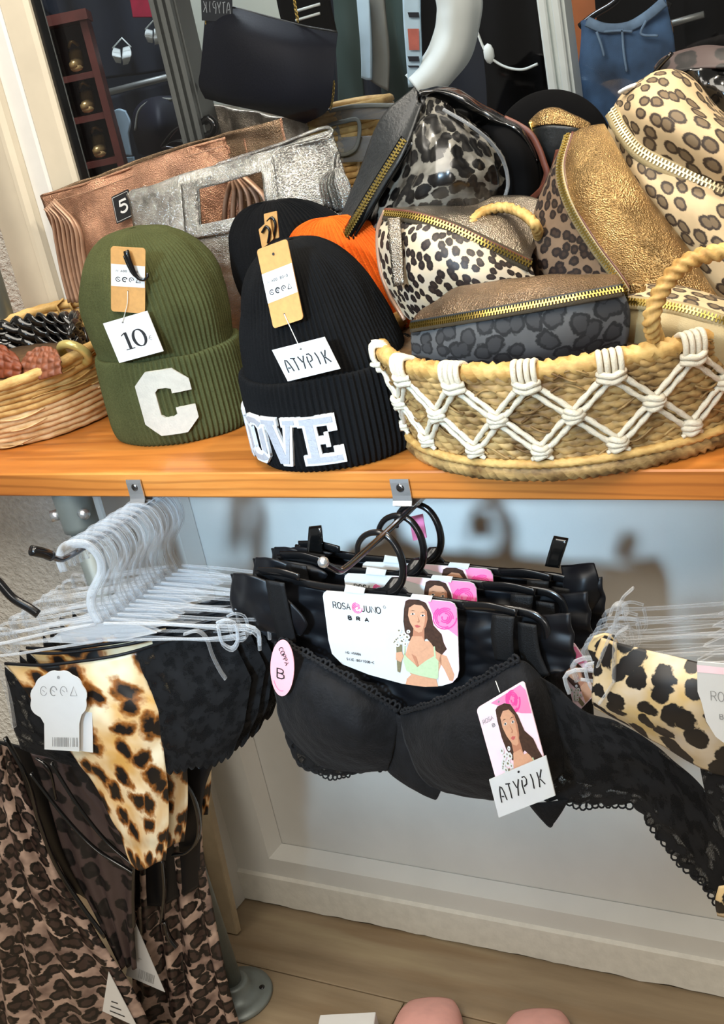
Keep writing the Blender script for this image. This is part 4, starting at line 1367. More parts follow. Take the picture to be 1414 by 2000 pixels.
# --- tote bags
tt_ = thing('tote_bag', 'silver metallic leather tote with a cut-out handle, behind the olive beanie', 'bag', W(470, 560, .335))
fr_ = [[(250, 380, .330), (330, 352, .322), (430, 322, .322), (540, 292, .322), (648, 255, .330)], [(256, 392, .328), (340, 366, .318), (440, 336, .316), (545, 306, .318), (654, 272, .330)], [(268, 470, .325), (350, 450, .30), (450, 430, .295), (560, 405, .30), (682, 372, .328)], [(290, 560, .335), (380, 560, .31), (480, 560, .31), (580, 550, .315), (705, 500, .335)], [(320, 660, .34), (400, 665, .33), (500, 665, .33), (600, 655, .33), (720, 620, .34)]]
hole = lambda u, v: .375 < u < .69 and .085 < v < .285
P = loft([[W(*p) for p in r] for r in fr_], 60, 70)
P = TF0 = wrinkle(wrinkle(P, .006, 14, 3), .0008, 60, 5)
link('front_panel', G().grid(P, skip=hole, thick=.0025), M['silver'], tt_)
bk_ = [[(250, 380, .331), (300, 357, .365), (420, 322, .385), (540, 285, .375), (648, 253, .331)]] + [[(x + 2, y + 12, Y + .05 * (1 if 0 < i < 4 else .05)) for i, (x, y, Y) in enumerate(r)] for r in fr_[1:]]
P = loft([[W(*p) for p in r] for r in bk_], 50, 50)
link('back_panel', G().grid(P, thick=.0025, skip=lambda u, v: .26 < u < .80 and .07 < v < .60), M['silver'], tt_)
rim = [(250, 381, .329), (258, 374, .334), (300, 364, .345), (420, 322, .375), (540, 284, .367), (636, 249, .340), (650, 258, .326), (640, 267, .322), (540, 293, .3205), (430, 323, .3205), (330, 353, .3205), (262, 388, .327)]
link('rim_piping', G().tube(cr([W(*p) for p in rim], 90, True)[:-1], .0024, 8, closed=True), M['silver'], tt_)
seams = []


def tote_front(u, v, h=-.004):
    a = v * 69
    b_ = u * 59
    i, j = int(min(a, 68)), int(min(b_, 58))
    fa, fb = a - i, b_ - j
    Pf = TF
    return Pf[i, j] * (1 - fa) * (1 - fb) + Pf[i + 1, j] * fa * (1 - fb) + Pf[i, j + 1] * (1 - fa) * fb + Pf[i + 1, j + 1] * fa * fb + np.array([0, h, 0])


TF = TF0
g = G()
Pq = np.array([[tote_front(.315 + .435 * j / 24, .045 + .315 * i / 18) for j in range(25)] for i in range(19)])
g.grid(Pq, skip=lambda u, v: .14 < u < .86 and .13 < v < .76, thick=.002)
hp = link('handle_patch', g, M['silver'], tt_)
for r0 in (.325, .368):
    d0 = r0 - .325
    pts = [tote_front(u, v, -.0045) for u, v in [(r0 + (0.74 - d0 - r0) * k / 12, .055 + d0 * .75) for k in range(13)] + [(.74 - d0, .055 + d0 * .75 + (.295 - 1.5 * d0) * k / 8) for k in range(9)] + [(.74 - d0 - (0.74 - d0 - r0) * k / 12, .35 - d0 * .75) for k in range(13)] + [(r0, .35 - d0 * .75 - (.295 - 1.5 * d0) * k / 8) for k in range(8)]]
    g = G().tube(pts, .0011, 6, closed=True)
    link('stitching', g, M['chrome'], hp)
# silver tassel at the right end
g = G()
t0 = W(655, 322, .30)
for k in range(9):
    ex = W(636 + k * 7, 415 - 3 * abs(k - 4), .285 + .003 * (k % 3))
    g.tube(cr([t0, (t0 + ex) / 2 + np.array([.002 * (k - 4), -.01, .008]), ex], 12), np.linspace(.002, .0045, 12), 6, flat=(.45, 1.3))
g.tube(cr([t0 + np.array([0, .01, .012]), t0, t0 - np.array([0, .002, .006])], 8), .005, 8)
link('tassel', g, M['silver'], tt_)

rt = thing('tote_bag', 'rose gold metallic tote behind the silver tote, with a black 5 price tag', 'bag', W(250, 560, .385))
fr_ = [[(82, 382, .385), (170, 358, .375), (260, 326, .37), (360, 292, .37), (440, 270, .385)], [(90, 400, .383), (180, 378, .366), (270, 346, .362), (365, 312, .365), (446, 288, .385)], [(120, 490, .38), (210, 480, .355), (300, 470, .35), (390, 450, .36), (470, 430, .385)], [(155, 575, .385), (240, 590, .37), (330, 600, .37), (420, 600, .375), (500, 590, .385)], [(180, 650, .39), (260, 660, .385), (350, 670, .385), (430, 670, .385), (520, 660, .39)]]
P = wrinkle(wrinkle(loft([[W(*p) for p in r] for r in fr_], 56, 60), .007, 16, 8), .0008, 60, 2)
link('front_panel', G().grid(P, thick=.0025), M['rose'], rt)
bk_ = [[(82, 381, .386), (180, 345, .415), (300, 300, .43), (430, 262, .42), (548, 232, .40)], [(90, 395, .39), (190, 362, .425), (310, 318, .435), (436, 280, .43), (556, 276, .40)], [(150, 560, .39), (240, 560, .42), (340, 560, .43), (450, 550, .43), (580, 520, .40)]]
P = wrinkle(loft([[W(*p) for p in r] for r in bk_], 50, 40), .003, 26, 1)
link('back_panel', G().grid(P, thick=.0025), M['bronze'], rt)
for q, Y in (([(82, 382), (170, 358), (260, 326), (360, 292), (440, 270)], .370), ([(440, 270), (436, 282), (446, 288), (449, 300)], .382), ([(548, 231), (552, 255), (557, 277)], .397), ([(500, 248), (504, 270), (508, 290)], .418), ([(477, 258), (479, 280), (483, 298)], .418)):
    link('piping', G().tube(cr([W(x, y, Y) for x, y in q], 40), .0021, 6), M['rose'], rt)
g = G()
for k in range(6):                       # beige strips added for a tassel's reflection in the silver tote's cut-out
    q = [(452 + k * 3, 352 - k * 3), (446 + k * 12, 372), (440 + k * 16, 402 - k * 2), (438 + k * 17, 430)]
    g.tube(cr([W(x, y, .366 - .003 * (k % 2)) for x, y in q], 16), .0048, 6, flat=(.5, 1.3))
link('tassel', g, M['mauve'], rt)
link('stitching', G().tube(cr([W(x, y, .362) for x, y in ((96, 396), (180, 372), (266, 341), (360, 308), (436, 285))], 60), .0007, 5), M['mauve'], rt)
# tassel loops at the left end
g = G()
for k in range(7):
    q = [(88 + k * 3, 408 - k * 3), (100 + k * 9, 420 + k * 4), (110 + k * 9, 470 + k * 5), (122 + k * 9, 530 + k * 5), (138 + k * 8, 590)]
    g.tube(cr([W(x, y, .345 - .003 * (k % 3)) for x, y in q], 20), np.linspace(.003, .0052, 20), 6, flat=(.5, 1.25))
link('tassel', g, M['mauve'], rt)
cdd = Card(W(217, 385, .342), W(250, 369, .344), W(228, 438, .342))
t5 = link('price_tag', cdd.base(rounded(.06, .6)), M['ink'], rt, False, label='black tag with a white number 5')
g = G()
write(g, cdd, '5', .34, .70, .52, .42, .0032)
ribbon(g, [cdd.pt(u, v, .0005) for u, v in ((.06, .06), (.94, .06), (.94, .94), (.06, .94), (.06, .06))], .0008, cdd.n)
link('lettering', g, M['white'], t5, False)

# --- left straw basket with belts
bcx, bcy = -0.622, 0.215
bs = thing('straw_basket', 'round pale straw basket at the left end of the shelf', 'basket', (bcx, bcy, ZS))


def ring_pts(r, z, tilt, n=120, cx=bcx, cy=bcy, wob=.0, sd=0.0):
    out = []
    for a in np.linspace(0, 2 * PI, n + 1)[:-1]:
        rr = r + wob * nz(2 * math.cos(a) + sd, 2 * math.sin(a), z * 40)
        x, y = rr * math.cos(a), rr * math.sin(a)
        out.append((cx + x, cy + y, z + tilt * (y + r * .9) / r + wob * .6 * nz(3 * math.cos(a), 3 * math.sin(a) + sd, z * 50)))
    return out


NC = 12
for k in range(NC):
    f = k / (NC - 1)
    r = .128 + .034 * f ** .8
    z = ZS + .007 + .090 * f
    rad = .0052 if k < NC - 1 else .0078
    g = G().tube(ring_pts(r, z, .022 * f, 150, wob=.002, sd=k * 1.7), rad * (1 + .1 * (k % 3 == 0)), 8, closed=True, strands=(2, .055, .10))
    for e in range(5):
        a0 = rng.uniform(0, 2 * PI)
        aa = np.linspace(a0, a0 + rng.uniform(.3, .7), 14)
        g.tube([(bcx + (r + .0045) * math.cos(a), bcy + (r + .0045) * math.sin(a), z + .022 * f * (math.sin(a) + .9) + .004 * math.sin((a - a0) * 8 + e)) for a in aa], .0016, 5, flat=(.6, 2.2))
    link('coil', g, M['straw_pale' if k < 6 else 'straw_gold'], bs)
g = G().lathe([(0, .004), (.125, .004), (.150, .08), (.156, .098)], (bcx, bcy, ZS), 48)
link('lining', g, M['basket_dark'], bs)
g = G()
for k in range(10):                      # wrapping straws on the back rim
    a = .35 + k * .16
    p = np.array([bcx + .158 * math.cos(a), bcy + .158 * math.sin(a), ZS + .097 + .022 * (math.sin(a) + .9)])
    g.tube([p + np.array([.004, .0, .011]), p + np.array([-.006, -.010, .003]), p + np.array([.0, -.012, -.012])], .0028, 5, flat=(.6, 1.8))
link('wrapping', g, M['straw_gold'], bs)


def woven_strip(rows, nu, nv, amp, cu, cv):
    P = loft(rows, nu, nv)
    N = normals(P)
    for a in range(nv):
        for b_ in range(nu):
            u, v = b_ / (nu - 1) * cu, a / (nv - 1) * cv
            P[a, b_] += N[a, b_] * amp * abs(math.sin(PI * u)) ** .6 * abs(math.sin(PI * v)) ** .6 * (1 if (int(u) + int(v)) % 2 else .45)
    return P


bl = thing('braided_belt', 'wide black braided leather belt coiled in the straw basket', 'belt', (-0.63, .25, ZS + .02))
for lv in range(5):
    z = ZS + .060 + lv * .0165
    pts = cr([(-.80, .20, z), (-.74, .27, z + .003), (-.66, .300, z + .006), (-.575, .292, z + .008), (-.53, .255, z + .007), (-.515, .22, z + .002)], 90)
    for s_ in range(2):
        q = pts + np.stack([0 * pts[:, 0], -.004 * np.sin(np.arange(90) * .52 + s_ * PI), .0075 * np.cos(np.arange(90) * .52 + s_ * PI)], 1)
        link('braid_strand', G().tube(q, .0058, 8, flat=(1.3, .6)), M['black_vinyl'], bl)
link('back_strap', G().grid(loft([[(-.80, .215, ZS + .03), (-.66, .308, ZS + .03), (-.53, .262, ZS + .03)], [(-.80, .215, ZS + .12), (-.66, .308, ZS + .125), (-.53, .262, ZS + .125)]], 30, 4), thick=.004), M['black_vinyl'], bl)
wb_ = thing('woven_belt', 'tan woven leather belt end sticking up in the straw basket', 'belt', (-.56, .15, ZS + .06))
P = woven_strip([[W(35, 735, .12), W(75, 742, .11), W(120, 730, .11)], [W(45, 700, .13), W(80, 705, .12), W(118, 700, .12)], [W(70, 680, .145), W(92, 676, .14), W(112, 684, .145)]], 61, 49, .004, 7, 5)
link('weave', G().grid(P, thick=.004), M['tan_weave'], wb_)
am = thing('woven_belt', 'amber brown woven belt at the left edge of the straw basket', 'belt', (-.64, .14, ZS + .06))
P = woven_strip([[W(-60, 735, .12), W(-10, 740, .11), W(40, 735, .11)], [W(-60, 700, .13), W(-10, 695, .12), W(42, 712, .12)], [W(-50, 670, .15), W(-10, 668, .14), W(30, 690, .145)]], 61, 49, .004, 7, 5)
link('weave', G().grid(P, thick=.004), M['amber_weave'], am)
c0 = W(146, 690, .165)
g = G().tube([c0 + np.array([.021 * math.cos(a) * .95, -.012 * math.sin(a), .017 * math.sin(a)]) for a in np.linspace(0, 2 * PI, 41)[:-1]], .0062, 10, closed=True)
tag(link('bangle', g, M['bangle']), 'olive gold bangle at the right rim of the straw basket', 'bangle')

# --- big seagrass basket with cotton macrame
kx, ky, R0, R1 = .26, .19, .206, .226
RIMZ = 1.026
bk = thing('macrame_basket', 'large seagrass basket with white macrame cords at the right of the shelf', 'basket', (kx, ky, ZS))
NC = 14
for k in range(NC):
    f = k / (NC - 1)
    z = ZS + .016 + (RIMZ - ZS - .026) * f
    r = R0 + (R1 - R0) * f + .0015
    pts = [(kx + (r + .0016 * nz(a * 3, k, 0)) * math.cos(a), ky + (r + .0016 * nz(a * 3, k, 0)) * math.sin(a), z + .0014 * nz(a * 4, k * 3.1, 1)) for a in np.linspace(0, 2 * PI, 361)[:-1]]
    g = G().tube(pts, .0050, 10, closed=True, strands=(2, .034, .44))
    for e in range(7):                  # loose strands
        a0 = rng.uniform(-2.6, 0.6)
        aa = np.linspace(a0, a0 + rng.uniform(.06, .16), 9)
        g.tube([(kx + (r + .007) * math.cos(a), ky + (r + .007) * math.sin(a), z + .006 * math.sin((a - a0) * 25 + e)) for a in aa], .0012, 5)
    link('coil', g, M['seagrass'], bk)
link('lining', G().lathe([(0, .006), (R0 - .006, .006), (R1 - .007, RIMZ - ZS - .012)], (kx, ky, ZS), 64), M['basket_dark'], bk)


def rope_ring(r, z, rad, pitch, n=260, amp=.24):
    return G().tube([(kx + r * math.cos(a), ky + r * math.sin(a), z + .0012 * nz(a * 3, z * 9, 4)) for a in np.linspace(0, 2 * PI, n + 1)[:-1]], rad, 10, closed=True, strands=(3, pitch, amp))


link('rim_rope', rope_ring(R1 + .001, RIMZ - .002, .0080, .034, 330, .38), M['rope'], bk)
g = rope_ring(R0 + .006, ZS + .0085, .0085, .030, 300, .3)
link('base_braid', g, M['seagrass'], bk)
link('base_braid', rope_ring(R0 + .012, ZS + .019, .0042, .024, 300, .3), M['rope'], bk)
DT = math.radians(19.55)
TH0 = math.radians(-34.5)


def kb(th, z, h=0.0):
    r = R0 + (R1 - R0) * (z - ZS - .016) / (RIMZ - ZS - .026) + .0075 + h
    return np.array([kx + r * math.sin(th), ky - r * math.cos(th), z])


ZM, ZB = .975, .938
for k in range(-3, 9):
    th = TH0 + k * DT
    for nm, (t0, z0), (t1, z1) in (('a', (th, RIMZ - .014), (th + DT / 2, ZM)), ('b', (th + DT, RIMZ - .014), (th + DT / 2, ZM)), ('c', (th + DT / 2, ZM), (th + DT, ZB)), ('d', (th + DT / 2, ZM), (th, ZB))):
        g = G()
        for s_ in (-1, 1):
            sd = s_ * .0060
            pts = []
            for i in range(15):
                f = i / 14
                o_ = sd * min(1, 5 * f + .2, 5 * (1 - f) + .2) / R1
                pts.append(kb(t0 + (t1 - t0) * f + o_, z0 + (z1 - z0) * f, .0015))
            g.tube(pts, .0027, 8, strands=(2, .010, .26))
        link('macrame_cord', g, M['cotton'], bk)
    for t_k, z_k, s_ in ((th + DT / 2, ZM, 1.0), (th, ZB, .95)):
        g = G()
        for j in (-1, 0, 1):
            c = kb(t_k, z_k + j * .0046, .003)
            tx = np.array([math.cos(t_k), math.sin(t_k), 0])
            nx = np.array([math.sin(t_k), -math.cos(t_k), 0])
            w2 = (.0095 if j == 0 else .0075) * s_
            g.tube(cr([c - tx * w2 - nx * .003, c - tx * w2 * .6 + nx * .004 + np.array([0, 0, .0015 * j]), c + nx * .0055, c + tx * w2 * .6 + nx * .004 - np.array([0, 0, .0015 * j]), c + tx * w2 - nx * .003], 14), .0034, 8)
        if z_k == ZB:
            for sd in (-1, 1):
                g.tube(cr([kb(t_k + sd * .01, z_k - .004, .004), kb(t_k + sd * .05, z_k - .009, .003)], 6), .0026, 6)
        link('macrame_knot', g, M['cotton'], bk)
    g = G()
    for j in range(4):                  # loops over the rim
        a = th + (j - 1.5) * .0062 / R1
        nx = np.array([math.sin(a), -math.cos(a), 0])
        p = kb(a, RIMZ)
        g.tube(cr([kb(a, RIMZ - .018, .002), kb(a, RIMZ - .004, .0055), p + nx * .0015 + np.array([0, 0, .0085]), p - nx * .013 + np.array([0, 0, .004]), p - nx * .015 - np.array([0, 0, .008])], 16), .0030, 8)
    tx = np.array([math.cos(th), math.sin(th), 0])
    nx = np.array([math.sin(th), -math.cos(th), 0])
    for j in (0, 1):
        c = kb(th, RIMZ - .012 - j * .006, .004)
        g.tube(cr([c - tx * .0125 - nx * .003, c - tx * .007 + nx * .004, c + nx * .0045 - np.array([0, 0, .002]), c + tx * .007 + nx * .004, c + tx * .0125 - nx * .003], 14), .0034, 8)
    link('macrame_top_knot', g, M['cotton'], bk)
hd = [WP(1283, 668, (kx, ky - R1, 22), .0), W(1272, 625, -.012), W(1285, 580, -.010), W(1315, 535, -.005), W(1350, 508, .0), W(1414, 492, .012), W(1470, 500, .03), W(1520, 560, .05), kb(TH0 + 5.6 * DT, RIMZ)]
link('handle', G().tube(cr(hd, 170), .0064, 12, strands=(3, .030, .38)), M['rope'], bk)
hd = [W(905, 470, .20), W(918, 440, .140), W(945, 414, .166), W(985, 405, .180), W(1020, 416, .172), W(1044, 438, .152), W(1056, 475, .20)]
link('handle', G().tube(cr(hd, 110), .0048, 10, strands=(3, .024, .38)), M['rope'], bk)


# --- bags in the basket
def bag_rows(rows):
    return [[W(*p) for p in r] for r in rows]


def up_from(P, row):                     # outward normals along one row of a grid, resampled to 60
    N = normals(P)[row]
    if N.mean(0) @ (CAM - P[row].mean(0)) < 0:
        N = -N
    return cr(N, 60)


# front: grey leopard belt bag with bronze top
t_ = thing('belt_bag', 'grey leopard belt bag with bronze top and brass zip, lying at the basket front', 'bag', W(1010, 690, .03))
zr = [(803, 638, .045), (900, 622, .012), (1010, 603, .005), (1110, 585, .008), (1216, 566, .035)]
lo_ = [[(806, 720, .06), (900, 730, .045), (1010, 722, .04), (1110, 710, .042), (1220, 690, .055)], [(803, 690, .05), (900, 700, .015), (1010, 695, .008), (1110, 683, .012), (1228, 655, .045)], [(801, 660, .046), (900, 660, .006), (1010, 648, .0), (1110, 634, .003), (1230, 605, .04)], zr]
P = wrinkle(loft(bag_rows(lo_), 60, 36), .0025, 30, 2)
link('front_panel', G().grid(P, thick=.002), M['leo_grey'], t_)
up_ = [zr, [(812, 615, .06), (900, 585, .03), (1010, 568, .022), (1110, 555, .026), (1213, 551, .05)], [(835, 600, .09), (900, 562, .075), (1010, 548, .07), (1110, 539, .072), (1205, 540, .085)], [(840, 640, .12), (900, 640, .125), (1010, 630, .13), (1110, 620, .125), (1200, 600, .11)], [(815, 720, .07), (900, 735, .10), (1010, 730, .10), (1110, 715, .10), (1215, 692, .06)]]
P2 = wrinkle(loft(bag_rows(up_), 60, 44), .003, 26, 5)
link('top_panel', G().grid(P2, thick=.002), M['bronze'], t_)
U = np.array([(0, -.8, .6)] * 60)
zipper(t_, [W(x, y, Y - .003) for x, y, Y in zr], U, .013, .0026)
link('binding', G().tube(cr([W(x, y - 9, Y - .001) for x, y, Y in zr], 50), .0016, 6), M['black_strap'], t_)

# white-brown pony leopard belt bag with taupe top
t_ = thing('belt_bag', 'brown-spotted leopard belt bag with taupe metallic top, behind the grey leopard bag', 'bag', W(880, 600, .15))
zr = [(752, 417, .15), (810, 424, .125), (880, 445, .115), (960, 482, .12), (1036, 518, .14)]
lo_ = [zr, [(740, 460, .15), (800, 470, .105), (880, 495, .09), (960, 525, .10), (1045, 545, .14)], [(748, 540, .15), (810, 550, .10), (890, 565, .09), (970, 575, .10), (1050, 585, .14)], [(775, 600, .155), (820, 632, .13), (900, 640, .12), (980, 640, .12), (1050, 640, .15)]]
P = wrinkle(loft(bag_rows(lo_), 56, 36), .003, 28, 3)
link('front_panel', G().grid(P, thick=.002), M['leo_white'], t_)
up_ = [zr, [(765, 407, .17), (830, 408, .155), (900, 415, .15), (970, 440, .15), (1042, 490, .165)], [(800, 402, .20), (870, 398, .20), (940, 400, .20), (1000, 415, .20), (1060, 460, .20)], [(840, 404, .225), (900, 394, .24), (960, 388, .24), (1030, 382, .24), (1068, 388, .225)], [(830, 480, .25), (900, 480, .26), (960, 480, .26), (1030, 480, .26), (1060, 480, .25)]]
P2 = wrinkle(loft(bag_rows(up_), 50, 40), .004, 20, 7)
link('top_panel', G().grid(P2, thick=.002), M['taupe'], t_)
zipper(t_, [W(x, y, Y - .004) for x, y, Y in zr], np.array([(0, -.75, .65)] * 60), .016, .0030)
link('piping', G().tube(cr([W(x, y, Y) for x, y, Y in ((752, 412, .148), (738, 450, .148), (742, 520, .145), (760, 575, .143), (790, 625, .14))], 40), .0026, 8), M['mauve'], t_)
link('puller', G().grid(loft([[W(758, 428, .115), W(783, 426, .115)], [W(762, 480, .10), W(786, 478, .10)], [W(770, 560, .093), W(790, 556, .093)]], 5, 14), thick=.0025), M['taupe'], t_)
link('binding', G().tube(cr([W(x, y - 8, Y - .002) for x, y, Y in zr], 50), .0018, 6), M['brown_leather'], t_)

# gold belt bag standing diagonally
t_ = thing('belt_bag', 'gold metallic belt bag standing diagonally, pony leopard on its left side', 'bag', W(1250, 600, .16))
zl = [(1110, 262, .20), (1094, 330, .175), (1112, 400, .155), (1160, 480, .14), (1215, 555, .125), (1238, 600, .12)]
rows = [zl, [(1135, 252, .19), (1130, 330, .15), (1160, 405, .13), (1210, 480, .12), (1255, 550, .11), (1280, 600, .105)], [(1160, 244, .20), (1180, 320, .15), (1215, 400, .13), (1262, 470, .12), (1305, 540, .11), (1330, 600, .105)], [(1182, 242, .215), (1225, 320, .19), (1268, 390, .17), (1318, 460, .16), (1365, 530, .15), (1420, 622, .13)], [(1170, 260, .25), (1215, 340, .26), (1260, 410, .25), (1310, 480, .24), (1360, 550, .22), (1410, 640, .17)], [(1130, 280, .25), (1130, 360, .27), (1160, 430, .26), (1210, 500, .25), (1260, 570, .22), (1300, 640, .17)]]
P = wrinkle(loft(bag_rows(rows), 60, 56), .004, 20, 2)
link('front_panel', G().grid(P, thick=.002), M['gold'], t_)
rows = [zl, [(1105, 270, .21), (1080, 345, .185), (1090, 420, .165), (1130, 500, .15), (1180, 560, .135), (1215, 620, .125)], [(1100, 285, .225), (1052, 400, .20), (1050, 470, .18), (1075, 540, .165), (1130, 590, .15), (1190, 640, .14)], [(1105, 300, .25), (1040, 440, .23), (1038, 520, .22), (1055, 580, .21), (1110, 620, .19), (1180, 660, .17)]]
P = loft(bag_rows(rows), 60, 30)
link('side_panel', G().grid(P, thick=.002), M['leo_side'], t_)
zipper(t_, [W(x, y, Y - .004) for x, y, Y in zl], np.array([(-.35, -.85, .4)] * 60), .013, .0026, tape='khaki_tape')
link('piping', G().tube(cr([W(x + 9, y - 4, Y - .004) for x, y, Y in zl], 60), .0018, 6), M['brown_leather'], t_)
link('puller', G().box(W(1243, 583, .085), (.016, .006, .032), np.array([[.97, 0, .22], [0, 1, 0], [-.22, 0, .97]]), bev=.002), M['gold'], t_, False)
g = G().tube([W(1232 + 9 * math.cos(a), 612 + 9 * math.sin(a), .083) for a in np.linspace(0, 2 * PI, 19)[:-1]], .0018, 6, closed=True)
link('ring', g, M['brass'], t_)

# big beige leopard shoulder bag
t_ = thing('shoulder_bag', 'large beige leopard shoulder bag at the top right of the basket', 'bag', W(1350, 560, .27))
zr = [(1196, 215, .275), (1222, 262, .245), (1258, 300, .225), (1330, 336, .215), (1414, 372, .215), (1520, 415, .24)]
up_ = [zr, [(1200, 200, .28), (1240, 225, .225), (1290, 250, .20), (1350, 280, .195), (1425, 320, .20), (1530, 370, .24)], [(1218, 175, .285), (1262, 180, .24), (1310, 195, .215), (1365, 225, .21), (1430, 265, .215), (1520, 320, .25)], [(1243, 158, .30), (1275, 142, .285), (1315, 140, .28), (1352, 165, .275), (1400, 215, .275), (1470, 260, .28)], [(1250, 180, .34), (1290, 165, .34), (1330, 165, .34), (1370, 190, .34), (1420, 240, .34), (1490, 300, .34)], [(1240, 420, .36), (1290, 430, .37), (1340, 440, .37), (1390, 450, .37), (1450, 460, .37), (1540, 480, .36)]]
P = wrinkle(loft(bag_rows(up_), 60, 56), .006, 17, 4)
link('upper_panel', G().grid(P, thick=.002), M['leo_beige'], t_)
lo_ = [zr, [(1190, 260, .275), (1222, 320, .235), (1270, 370, .205), (1340, 405, .19), (1420, 440, .19), (1530, 470, .23)], [(1200, 310, .275), (1245, 390, .23), (1300, 450, .20), (1365, 500, .185), (1440, 530, .185), (1540, 550, .23)], [(1230, 400, .28), (1290, 480, .25), (1350, 560, .22), (1400, 610, .20), (1460, 640, .20), (1540, 640, .23)], [(1260, 500, .29), (1310, 580, .28), (1360, 650, .26), (1410, 700, .24), (1460, 720, .24), (1530, 720, .25)]]
P = wrinkle(loft(bag_rows(lo_), 60, 50), .005, 17, 9)
link('lower_panel', G().grid(P, thick=.002), M['leo_beige'], t_)
zipper(t_, [W(x, y, Y - .004) for x, y, Y in zr], np.array([(-.1, -.85, .5)] * 60), .020, .0034, tape='khaki_tape', teeth='pale_teeth')
link('puller', G().tube(cr([W(1212, 180, .27), W(1226, 172, .268), W(1242, 166, .268)], 10), .005, 8, flat=(.5, 1.2)), M['white'], t_)
# small beige pouch whose zip shows under the basket handle
t_ = thing('pouch_bag', 'beige leopard pouch with brass zip under the front basket handle', 'bag', W(1330, 690, .05))
zr = [(1228, 590, .075), (1290, 596, .06), (1350, 608, .05), (1414, 628, .05), (1500, 655, .07)]
lo_ = [zr, [(1215, 640, .075), (1290, 640, .045), (1350, 650, .038), (1420, 665, .04), (1500, 690, .07)], [(1215, 700, .09), (1290, 710, .07), (1350, 715, .06), (1420, 725, .06), (1500, 740, .08)]]
link('front_panel', G().grid(loft(bag_rows(lo_), 40, 24), thick=.002), M['khaki_tape'], t_)
up_ = [zr, [(1226, 572, .085), (1290, 573, .075), (1350, 584, .068), (1414, 603, .068), (1500, 632, .08)], [(1235, 562, .12), (1290, 560, .12), (1350, 568, .12), (1414, 588, .12), (1500, 620, .12)], [(1235, 700, .13), (1290, 710, .14), (1350, 710, .14), (1414, 720, .14), (1500, 740, .13)]]
link('top_panel', G().grid(loft(bag_rows(up_), 40, 30), thick=.002), M['leo_beige'], t_)
zipper(t_, [W(x, y, Y - .003) for x, y, Y in zr], np.array([(0, -.75, .65)] * 60), .014, .0028, tape='khaki_tape')

# glossy black leopard shoulder bag with black strap panel
t_ = thing('shoulder_bag', 'glossy black leopard bag with brass zip and dark strap, left in the basket', 'bag', W(820, 520, .24))
rows = [[(806, 195, .25), (822, 186, .25), (850, 195, .255), (890, 215, .26), (930, 238, .27)], [(790, 260, .235), (830, 255, .205), (880, 260, .205), (935, 275, .225), (972, 290, .26)], [(760, 330, .225), (820, 330, .18), (885, 332, .18), (945, 335, .205), (990, 340, .255)], [(720, 410, .215), (790, 410, .175), (870, 405, .18), (930, 400, .20), (985, 392, .25)], [(690, 480, .21), (760, 490, .19), (840, 480, .20), (910, 470, .21), (960, 450, .25)], [(700, 560, .22), (770, 580, .20), (840, 580, .21), (910, 570, .22), (960, 560, .25)]]
F_ = bag_rows(rows)
B_ = bag_rows([[(x, y, Y + (.07 if 0 < i < 4 else .006)) for i, (x, y, Y) in enumerate(r)] for r in rows[::-1]])
P = wrinkle(wrinkle(loft(F_ + B_, 60, 90), .008, 30, 3, (1.0, 1.0, .55)), .003, 75, 1, (1.2, 1, .4))
link('body', G().grid(P), M['leo_dark'], t_)
zr = [(674, 462, .205), (700, 420, .20), (733, 366, .205), (765, 315, .21), (792, 272, .215)]
rows = [[(668, 470, .21), (690, 425, .21), (722, 355, .215), (762, 255, .225), (820, 176, .245)], zr[:4] + [(812, 200, .235)], [(688, 470, .195), (720, 420, .19), (755, 360, .19), (790, 300, .20), (826, 205, .235)]]
link('side_strip', G().grid(loft(bag_rows([[(655, 465, .225), (672, 415, .225), (705, 335, .228), (748, 230, .235), (812, 172, .25)], [(664, 468, .215), (688, 425, .212), (725, 350, .214), (765, 265, .222), (816, 182, .245)], [(672, 468, .204), (703, 420, .198), (738, 362, .20), (775, 300, .208), (818, 200, .24)], [(684, 470, .20), (718, 420, .188), (752, 364, .188), (790, 300, .196), (826, 205, .235)]]), 40, 20), thick=.003), M['black_strap'], t_)
zipper(t_, [W(x, y, Y - .012) for x, y, Y in zr], np.array([(-.2, -.95, .2)] * 60), .015, .0032, tape='black_vinyl')
link('binding', G().tube(cr([W(x + 15, y + 6, Y - .012) for x, y, Y in zr], 50), .0022, 6), M['black_vinyl'], t_)
rows = [[(815, 200, .25), (850, 200, .27), (900, 226, .28), (960, 258, .285), (1010, 282, .29), (1044, 322, .29)], [(818, 182, .245), (858, 178, .255), (905, 196, .262), (965, 232, .27), (1015, 258, .275), (1050, 312, .285)], [(822, 172, .26), (870, 168, .28), (915, 184, .285), (975, 222, .29), (1025, 252, .295), (1056, 304, .30)]]
link('strap', G().grid(wrinkle(loft(bag_rows(rows), 60, 16), .004, 40, 6), thick=.004), M['black_vinyl'], t_)
link('piping', G().tube(cr([W(x, y, Y) for x, y, Y in ((866, 214, .215), (920, 246, .21), (962, 282, .225), (985, 320, .24), (992, 360, .24), (984, 392, .235))], 50), .0022, 6), M['smoke_vinyl'], t_)

